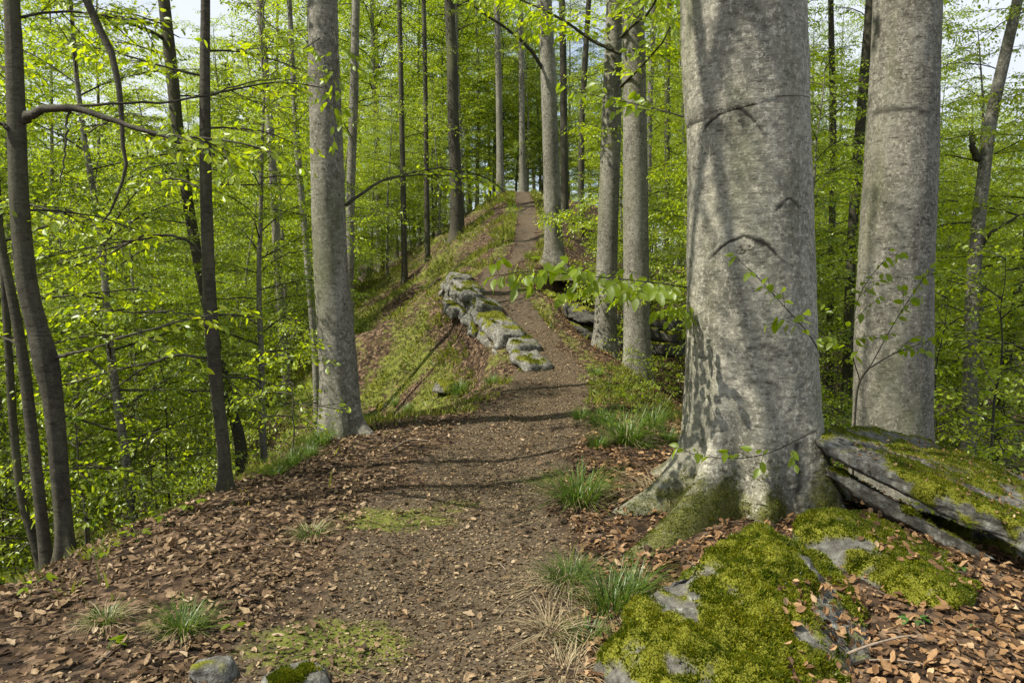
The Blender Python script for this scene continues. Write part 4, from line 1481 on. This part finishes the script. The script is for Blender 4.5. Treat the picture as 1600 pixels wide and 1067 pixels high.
# a sapling in front of the stout beech
q = at(1336, 668, 6.4)
sp8 = empty('sapling', (q[0], q[1], hz(q[0], q[1])), 'thin twiggy sapling with fresh leaves in front of the stout beech', 'sapling')
org8 = np.array(sp8.location)
V, F, uv, _, _ = tube(spline(np.array([org8 - [0, 0, .05], at(1336, 650, 6.4), at(1342, 600, 6.35), at(1360, 572, 6.3)]), 12) - org8, np.linspace(.011, .007, 12), 7)
obj('stem', mesh_data('stem', V, F, M_BARKD, uv), sp8)
sprig(sp8, org8, [(1358, 576, 6.3), (1390, 556, 6.25), (1430, 540, 6.2), (1470, 528, 6.2)], 36, .075, 511, .28, .006, 1.2, .3)
sprig(sp8, org8, [(1344, 596, 6.35), (1330, 540, 6.3), (1340, 470, 6.2), (1370, 420, 6.1), (1400, 398, 6.1)], 60, .075, 512, .34, .005, 1.2)
sprig(sp8, org8, [(1360, 572, 6.3), (1400, 500, 6.2), (1440, 440, 6.2), (1460, 420, 6.2)], 34, .07, 513, .25, .004, 1.2, .3)
# leafy twig hanging before the tall beech at the left
sprig(h3[0], h3[1], [(520, 40, 7.7), (528, 90, 7.4), (520, 140, 7.3), (524, 190, 7.3), (520, 230, 7.3)], 46, .075, 521, .35, .006, 1.2)
sprig(h3[0], h3[1], [(500, 60, 7.7), (470, 80, 7.4), (430, 112, 7.2), (400, 128, 7.1)], 40, .072, 522, .35, .006, 1.1)

# ------------------------------------------------------------------ grass tufts
def tuft_mesh(seed, n, L, W, lean, spread, mat, curl=1.0, flat=0.0):
    r = np.random.default_rng(seed)
    a = r.uniform(0, 6.28, n)
    base = np.stack([np.cos(a), np.sin(a), 0 * a], -1) * (spread * np.sqrt(r.random(n)))[:, None]
    out = np.stack([np.cos(a), np.sin(a), 0 * a], -1) + r.normal(0, .35, (n, 3)) * [1, 1, 0]
    ln = L * r.uniform(.55, 1.15, n)
    t0 = np.clip(r.normal(lean, .25, n), .02, 1.4)
    Vs = []
    side = unit(np.cross(out, [0, 0, 1.0]))
    p = base.copy()
    K = 4
    for k in range(K + 1):
        f = k / K
        w = W * (1 - f ** 1.6) * r.uniform(.8, 1.2, n)
        Vs.append(p - side * w[:, None])
        Vs.append(p + side * w[:, None])
        ang = t0 + curl * f * (1.0 + flat) * (.5 + .8 * r.random(n))
        p = p + (out * np.sin(ang)[:, None] + np.array([0, 0, 1.0]) * np.cos(ang)[:, None]) * (ln / K)[:, None]
        p[:, 2] = np.maximum(p[:, 2], .006)
    V = np.stack(Vs, 1).reshape(-1, 3)
    b = (np.arange(n) * 2 * (K + 1))[:, None, None]
    f = np.array([[2 * k, 2 * k + 1, 2 * k + 3, 2 * k + 2] for k in range(K)])
    return mesh_data('blades', V, [(f[None] + b).reshape(-1, 4)], mat)


TG = [tuft_mesh(601, 300, .20, .0021, .45, .075, M_GRASS, 1.5), tuft_mesh(602, 240, .16, .0020, .5, .07, M_GRASS, 1.5), tuft_mesh(603, 200, .22, .0022, .35, .07, M_GRASS, 1.2)]
TD = [tuft_mesh(611, 130, .26, .0024, .9, .06, M_STRAW, 1.3, .4), tuft_mesh(612, 170, .26, .0022, .95, .14, M_STRAW, 1.3, .5)]


def grass_tuft(px, py, sc, g, d, label, dsc=1.0, q=None, group=None):
    q = hit(px, py) if q is None else q
    sc = sc * 1.5
    o = empty('grass_tuft', q - np.array([0, 0, .01]), label, 'grass tuft', group)
    nn = normals(np.array([q[0]]), np.array([q[1]]))[0]
    o.rotation_euler = Vector(nn * [.5, .5, 1]).to_track_quat('Z', 'Y').to_euler()
    if g is not None:
        b = obj('green_blades', TG[g], o)
        b.scale = (sc,) * 3
        b.rotation_euler = (0, 0, rng.uniform(0, 6))
        b['kind'] = 'stuff'
    if d is not None:
        b = obj('dry_blades', TD[d], o)
        b.scale = (sc * dsc,) * 3
        b.rotation_euler = (0, 0, rng.uniform(0, 6))
        b['kind'] = 'stuff'
    return o


grass_tuft(905, 785, 1.3, 0, 0, 'round green grass tuft left of the thick beech, beside the shadowed path', .6)
grass_tuft(978, 690, 1.4, 0, 0, 'lush green grass tuft above the leaf litter right of the path', .7)
grass_tuft(942, 662, 1.2, 1, None, 'small green grass tuft at the right path edge behind the lush one')
grass_tuft(1020, 668, 1.1, 2, 0, 'green grass tuft close to the left side of the thick beech', .6)
grass_tuft(888, 905, .8, 1, 1, 'green and straw-coloured grass tuft at the foot of the outer root', .8)
grass_tuft(855, 920, .6, None, 1, 'fan of dry straw grass leaning onto the path')
grass_tuft(955, 955, .9, 2, 1, 'upright green grass tuft behind the large mossy boulder', .7)
grass_tuft(985, 935, .75, 2, None, 'narrow green tuft between the root and the large boulder')
grass_tuft(915, 1000, .6, 1, 1, 'dry straw tuft against the left side of the large boulder')
grass_tuft(880, 1050, .55, None, 1, 'dry straw tuft nearest to the camera by the large boulder')
grass_tuft(860, 985, .6, None, 0, 'dry straw tuft spilling over the edge of the path')
grass_tuft(284, 985, .62, 0, 0, 'dark green grass tuft with dry blades in the left leaf litter', .7)
grass_tuft(165, 972, .5, 1, 0, 'smaller dark grass tuft in the left leaf litter')
grass_tuft(486, 838, .55, 1, 0, 'tiny shaded grass tuft at the left path edge')
grass_tuft(1035, 770, 1.0, None, 1, 'dry grass tuft leaning on the left flank of the thick trunk')
grass_tuft(540, 676, .9, 1, None, 'grass tuft at the foot of the tall beech left of the path')
grass_tuft(500, 694, .9, 0, None, 'grass tuft on the rim just below the tall left beech')
for (px, py) in ((575, 655), (480, 712), (455, 728), (430, 742), (640, 640), (720, 612), (770, 600), (620, 632)):
    grass_tuft(px, py, rng.uniform(.6, .95), int(rng.integers(3)), None, 'short grass tuft on the left rim of the path, %s from the left' % ORD[[430, 455, 480, 575, 620, 640, 720, 770].index(px)], 1, None, 'grass tufts along the left rim')
for (px, py) in ((935, 700), (965, 640), (1001, 700), (1045, 690), (905, 655), (930, 585), (1000, 590)):
    grass_tuft(px, py, rng.uniform(.55, .9), int(rng.integers(3)), None, 'short grass tuft right of the path, %s from the left' % ORD[[905, 930, 935, 965, 1000, 1001, 1045].index(px)], 1, None, 'grass tufts right of the path')

# slope grass: uncountable blades on the mound's flanks
def slope_grass():
    r = np.random.default_rng(640)
    n = 60000
    y = r.uniform(8.8, 33, n)
    y[:7000] = r.uniform(3.4, 9.2, 7000)
    side = r.random(n)
    lw = ci(_lw, y)
    hw = path_half(y)
    u = np.where(side < .78, -hw - r.random(n) ** 1.2 * np.clip(y * .33, 1.5, 8), hw + r.random(n) ** 1.5 * 1.2)
    u[:7000] = -lw[:7000] - r.normal(.25, .35, 7000)
    x = ci(_cx, y) + u
    p = np.stack([x, y], -1)
    keep = (fbm(p * .9, 3, 31) + .35 * vnoise(p * 4, 71)) > (-.06 + .16 * (u > 0))
    keep &= ~((u < 0) & (u > -lw - .3) & (y > 11.6) & (y < 17))
    x, y = x[keep], y[keep]
    n = len(x)
    z = height(x, y) - .01
    P = np.stack([x, y, z], -1)
    nn = normals(x, y)
    up = unit(nn * .4 + np.array([0, 0, .8]) + r.normal(0, .45, (n, 3)) + np.array([-.15, -.15, 0]))
    L = r.uniform(.05, .17, n) * (1 + .02 * (y - 9)) * np.clip(.75 + .9 * vnoise(np.stack([x, y], -1) * 2.2, 72), .35, 1.7)
    sd = unit(np.cross(up, r.normal(0, 1, (n, 3)))) * (.006 + .0006 * y)[:, None]
    tip = P + up * L[:, None] + np.array([0, 0, -.25]) * (L * r.random(n))[:, None]
    V = np.stack([P - sd, P + sd, P + up * (L * .6)[:, None] + sd * .6, P + up * (L * .6)[:, None] - sd * .6, tip], 1).reshape(-1, 3)
    b = np.arange(n) * 5
    Q = np.stack([b, b + 1, b + 2, b + 3], -1)
    T = np.stack([b + 3, b + 2, b + 4], -1)
    o = obj('grass', mesh_data('grass', V, [Q, T], M_GRASSY, shade=False))
    tag(o, 'short yellow-green grass covering the flanks of the mound', 'grass', None, 'stuff')


slope_grass()

# ------------------------------------------------------------------ leaf litter
def litter():
    r = np.random.default_rng(700)
    sets = []
    # whole leaves either side of the path, crushed ones on it
    n = 120000
    y = 1.9 + (r.random(n) ** 1.8) * 18
    u = r.uniform(-4.2, 4.6, n)
    x = ci(_cx, y) + u
    on_path = np.exp(-(u / (path_half(y) * 1.0)) ** 4)
    p = np.stack([x, y], -1)
    keep = r.random(n) < np.where(on_path > .4, .16, .9) * (.55 + .6 * (fbm(p * 1.1, 3, 81) > -.25))
    px, py, f = pix(np.stack([x, y, height(x, y, False)], -1))
    keep &= (px > -60) & (px < 1660) & (py < 1120)
    gl = (u < -ci(_lw, y) - 1.5)
    keep &= ~gl
    grassy = (u < -path_half(y)) & (y > 10)
    keep &= ~(grassy & (r.random(n) < .3))
    x, y, u = x[keep], y[keep], u[keep]
    n = len(x)
    rust = u > .75
    size = .014 + .050 * r.random(n) ** 1.7 * np.where(rust, 1.05, 1.0)
    z = height(x, y)
    nn = normals(x, y)
    P = np.stack([x, y, z + r.uniform(0, .018, n) ** 1.0], -1)
    nr = unit(nn + r.normal(0, .30, (n, 3)))
    ax = unit(np.cross(nr, r.normal(0, 1, (n, 3))))
    # crumbs
    m = 52000
    yc = 1.9 + (r.random(m) ** 1.6) * 12
    uc = r.normal(0, 1, m) * path_half(yc) * .75
    xc = ci(_cx, yc) + uc
    zc = height(xc, yc)
    Pc = np.stack([xc, yc, zc + r.uniform(0, .006, m)], -1)
    nrc = unit(normals(xc, yc) + r.normal(0, .30, (m, 3)))
    axc = unit(np.cross(nrc, r.normal(0, 1, (m, 3))))
    sc = r.uniform(.008, .024, m)
    return (P, ax, nr, size, rust), (Pc, axc, nrc, sc)


(LP, LA, LN, LS, LR), (CP, CA, CN, CS) = litter()
# leaves lying on the rocks and in the hollow between them
def litter_on(V, F, n, seed, keep):
    r = np.random.default_rng(seed)
    tri = V[F]
    cr3 = np.cross(tri[:, 1] - tri[:, 0], tri[:, 2] - tri[:, 0])
    ar = np.linalg.norm(cr3, axis=1)
    nf = cr3 / (ar[:, None] + 1e-12)
    cen = tri.mean(1)
    px, py, f = pix(cen)
    w = ar * (nf[:, 2] > .45) * keep(px, py)
    if w.sum() == 0:
        return None
    k = r.choice(len(F), n, p=w / w.sum())
    P = cen[k] + nf[k] * r.uniform(.002, .02, n)[:, None] + r.normal(0, .01, (n, 3))
    nr = unit(nf[k] + r.normal(0, .4, (n, 3)))
    return P, unit(np.cross(nr, r.normal(0, 1, (n, 3)))), nr, r.uniform(.026, .052, n), np.ones(n, bool)


for args in ((VA, FA, 420, 711, lambda px, py: ((px > 1215 + (py - 900) * .1) & (py > 905)) * 1.0),
             (VB, FB, 160, 712, lambda px, py: (py < 830 + (px - 1300) * .45) * (px > 1340) * 1.0),
             (VC_, FC_, 600, 713, lambda px, py: (px > 1340) * (py > 690) * 1.0)):
    g = litter_on(*args)
    if g:
        sc_ = .55 if args[3] == 713 else 1.0
        LP, LA, LN, LS, LR = (np.concatenate([a, b]) for a, b in zip((LP, LA, LN, LS, LR), (g[0], g[1], g[2], g[3] * sc_, g[4])))

lpx, lpy, lf = pix(LP)
inside = (lpx > 5) & (lpx < 1595) & (lpy < 1060)
order = np.argsort(-np.where(inside, LS / lf, 0))
near_i = order[:300]
rest = np.ones(len(LP), bool)
rest[near_i] = False
rr_ = np.random.default_rng(720)
which = rr_.integers(0, 3, len(LP))
for rust, nm, mt in ((False, 'leaf_litter', M_DEAD), (True, 'leaf_litter', M_DEADR)):
    parts = []
    for t in range(3):
        s = rest & (which == t) & (LR == rust)
        g = leaf_geo(LP[s], LA[s], LN[s], LS[s], DEAD[t])
        parts.append((g[0] + rr_.normal(0, .04, g[0].shape) * np.repeat(LS[s], 6)[:, None], g[1]))
    V, F = cat_geo(parts)
    tag(obj(nm, mesh_data(nm, V, F, mt, shade=False), ground), None, None, None, 'stuff')
V, F = leaf_geo(CP, CA, CN, CS, DEAD[0] * [1, 1.1, .5])
V = V + rr_.normal(0, .08, V.shape) * np.repeat(CS, 6)[:, None]
tag(obj('crushed_leaf_litter', mesh_data('crushed_leaf_litter', V, F, M_CRUMB, shade=False), ground), None, None, None, 'stuff')


def twig_litter():
    r = np.random.default_rng(733)
    n = 1500
    y = 1.9 + r.random(n) ** 1.6 * 10
    x = ci(_cx, y) + r.uniform(-2.6, 3.2, n)
    z = height(x, y) + r.uniform(.004, .02, n)
    a = r.uniform(0, 6.28, n)
    L = r.uniform(.04, .2, n)
    d = np.stack([np.cos(a), np.sin(a), r.normal(0, .08, n)], -1)
    P0 = np.stack([x, y, z], -1)
    P1 = P0 + d * L[:, None]
    P1[:, 2] = np.maximum(P1[:, 2], height(P1[:, 0], P1[:, 1]) + .004)
    w = r.uniform(.0009, .0026, n)[:, None]
    s1 = unit(np.cross(d, [0, 0, 1.0])) * w
    s2 = np.array([0, 0, 1.0]) * w
    M_ = (P0 + P1) / 2 + r.normal(0, .006, (n, 3))
    V = np.stack([P0 - s1, P0 + s1, P0 + s2 * 1.6, M_ - s1, M_ + s1, M_ + s2 * 1.6, P1], 1).reshape(-1, 3)
    k = (np.arange(n) * 7)[:, None]
    Q = np.concatenate([k + [0, 1, 4, 3], k + [1, 2, 5, 4], k + [2, 0, 3, 5]])
    T = np.concatenate([k + [3, 4, 6], k + [4, 5, 6], k + [5, 3, 6]])
    tag(obj('twig_litter', mesh_data('twig_litter', V, [Q, T], M_TWIG), ground), None, None, None, 'stuff')


twig_litter()


def dead_big(seed, mat):
    r = np.random.default_rng(seed)
    t = np.linspace(0, 1, 7)
    w = .30 * np.sin(np.pi * t ** .85) ** .8 * r.uniform(.65, 1.1, 7)
    w[0], w[-1] = .012, .008
    V = []
    a, b, c = r.uniform(.1, .9), r.uniform(-.25, .35), r.uniform(-.3, .3)
    for s in (-1, 0, 1):
        V.append(np.stack([t + (s != 0) * r.normal(0, .03, 7), s * w * r.uniform(.7, 1.15, 7), np.abs(s) * w * a + b * (t - .4) ** 2 + c * s * w * t + .03 * np.sin(9 * t + s * 2)], -1))
    V = np.concatenate(V)
    F = [(s * 7 + k, s * 7 + k + 1, s * 7 + k + 8, s * 7 + k + 7) for s in (0, 1) for k in range(6)]
    return mesh_data('fallen_leaf', V, [np.array(F)], mat)


DB = {False: [dead_big(k, M_DEAD) for k in range(5)], True: [dead_big(k + 10, M_DEADR) for k in range(5)]}
for i in near_i:
    ax = LA[i]
    sd = unit(np.cross(LN[i], ax))
    nr = np.cross(ax, sd)
    s = LS[i]
    o = obj('fallen_leaf', DB[bool(LR[i])][int(rr_.integers(5))], ground)
    o.matrix_local = Matrix(((ax[0] * s, sd[0] * s, nr[0] * s, LP[i, 0]), (ax[1] * s, sd[1] * s, nr[1] * s, LP[i, 1]), (ax[2] * s, sd[2] * s, nr[2] * s, LP[i, 2] + .004), (0, 0, 0, 1)))

# ------------------------------------------------------------------ sticks, herbs, seedlings
def stick(pts, r0, r1, label):
    P = spline(np.array(pts), 14)
    c = P.mean(0)
    V, F, uv, _, _ = tube(P - c, np.linspace(r0, r1, 14) * (1 + .15 * rng.normal(0, 1, 14)), 7)
    tag(obj('stick', mesh_data('stick', V, F, M_STICK, uv), None, c), label, 'stick')


def gp(px, py, dz=.02):
    q = hit(px, py)
    return q + np.array([0, 0, dz])


stick([gp(1275, 1064, .05), gp(1340, 1040, .07), gp(1400, 1018, .06), gp(1438, 1006, .04)], .007, .003, 'bare grey stick lying on the rusty leaves near the boulder')
stick([gp(1350, 1038, .02), gp(1400, 1042, .03), gp(1450, 1046, .02)], .004, .002, 'short thin twig on the rusty leaves beside the bare stick')
stick([gp(150, 1045, .02), gp(185, 1015, .02), gp(215, 1000, .015)], .006, .003, 'dark twig in the litter at the lower left')
stick([gp(610, 705, .015), gp(640, 690, .02), gp(668, 690, .015)], .005, .003, 'thin twig lying across the left part of the path')


def herb(px, py, n, size, ln, label, seed, mat_leaf=BIGLEAF, group=None, cat='plant'):
    q = hit(px, py)
    r = np.random.default_rng(seed)
    o = empty('seedling', q, label, cat, group)
    for k in range(n):
        a = r.uniform(0, 6.28)
        l = ln * r.uniform(.5, 1.1)
        tip = np.array([math.cos(a) * l * .7, math.sin(a) * l * .7, l * .8])
        V, F, uv, _, _ = tube(spline(np.array([[0, 0, -.01], tip * [.3, .3, .7], tip]), 6), np.linspace(.002, .001, 6), 4)
        obj('stem', mesh_data('stem', V, F, M_GRASS, uv), o)
        for j in range(2):
            lf_ = obj('leaf', mat_leaf[int(r.integers(len(mat_leaf)))], o)
            ax = unit(np.array([math.cos(a + (j - .5)), math.sin(a + (j - .5)), r.uniform(-.3, .2)]))
            nr = np.array([0, 0, 1.0]) + r.normal(0, .25, 3)
            sd = unit(np.cross(nr, ax))
            nr = np.cross(ax, sd)
            s = size * r.uniform(.7, 1.1)
            lf_.matrix_local = Matrix(((ax[0] * s, sd[0] * s, nr[0] * s, tip[0]), (ax[1] * s, sd[1] * s, nr[1] * s, tip[1]), (ax[2] * s, sd[2] * s, nr[2] * s, tip[2]), (0, 0, 0, 1)))
    return o


HL = []
for me in BIGLEAF[:3]:
    m2 = me.copy()
    m2.materials[0] = M_HERB
    HL.append(m2)
herb(168, 1018, 3, .055, .07, 'yellow-green seedling among dead leaves at the lower left', 801)
herb(1495, 895, 5, .04, .05, 'small green herb behind the long mossy rock rib', 802, HL)
herb(1425, 975, 5, .045, .05, 'bluish green fern-like herb in front of the rock rib', 803, HL)
herb(1330, 985, 3, .03, .04, 'tiny herb in the rusty leaves right of the boulder', 804, HL)
herb(1510, 985, 3, .03, .04, 'tiny green herb at the right among rusty leaves', 805, HL)
herb(365, 985, 2, .05, .05, 'yellow-green sprout right of the dark grass tuft', 806)
herb(1110, 870, 3, .025, .04, 'tiny herb growing between the two mossy roots', 807, HL)
r = np.random.default_rng(880)
patch = sorted((float(r.uniform(925, 1060)), float(r.uniform(575, 690))) for _ in range(16))
for k, (px, py) in enumerate(patch):
    herb(px, py, 5, .06, .16, 'bright leafy seedling right of the path, %s from the left' % (ORD + ['eleventh', 'twelfth', 'thirteenth', 'fourteenth', 'fifteenth', 'sixteenth'])[k], 860 + k, BIGLEAF, 'bright seedlings right of the path')
for k, (px, py) in enumerate([(45, 935), (150, 880), (215, 848), (265, 822), (300, 800), (395, 752)]):
    herb(px, py, 4 + k % 3, .055, .13, 'low leafy seedling on the left rim, %s from the left' % ORD[k], 820 + k, BIGLEAF, 'seedlings on the left rim')
print('objects', len(bpy.data.objects), 'tris', sum(len(m.loops) - 2 * len(m.polygons) for m in bpy.data.meshes))
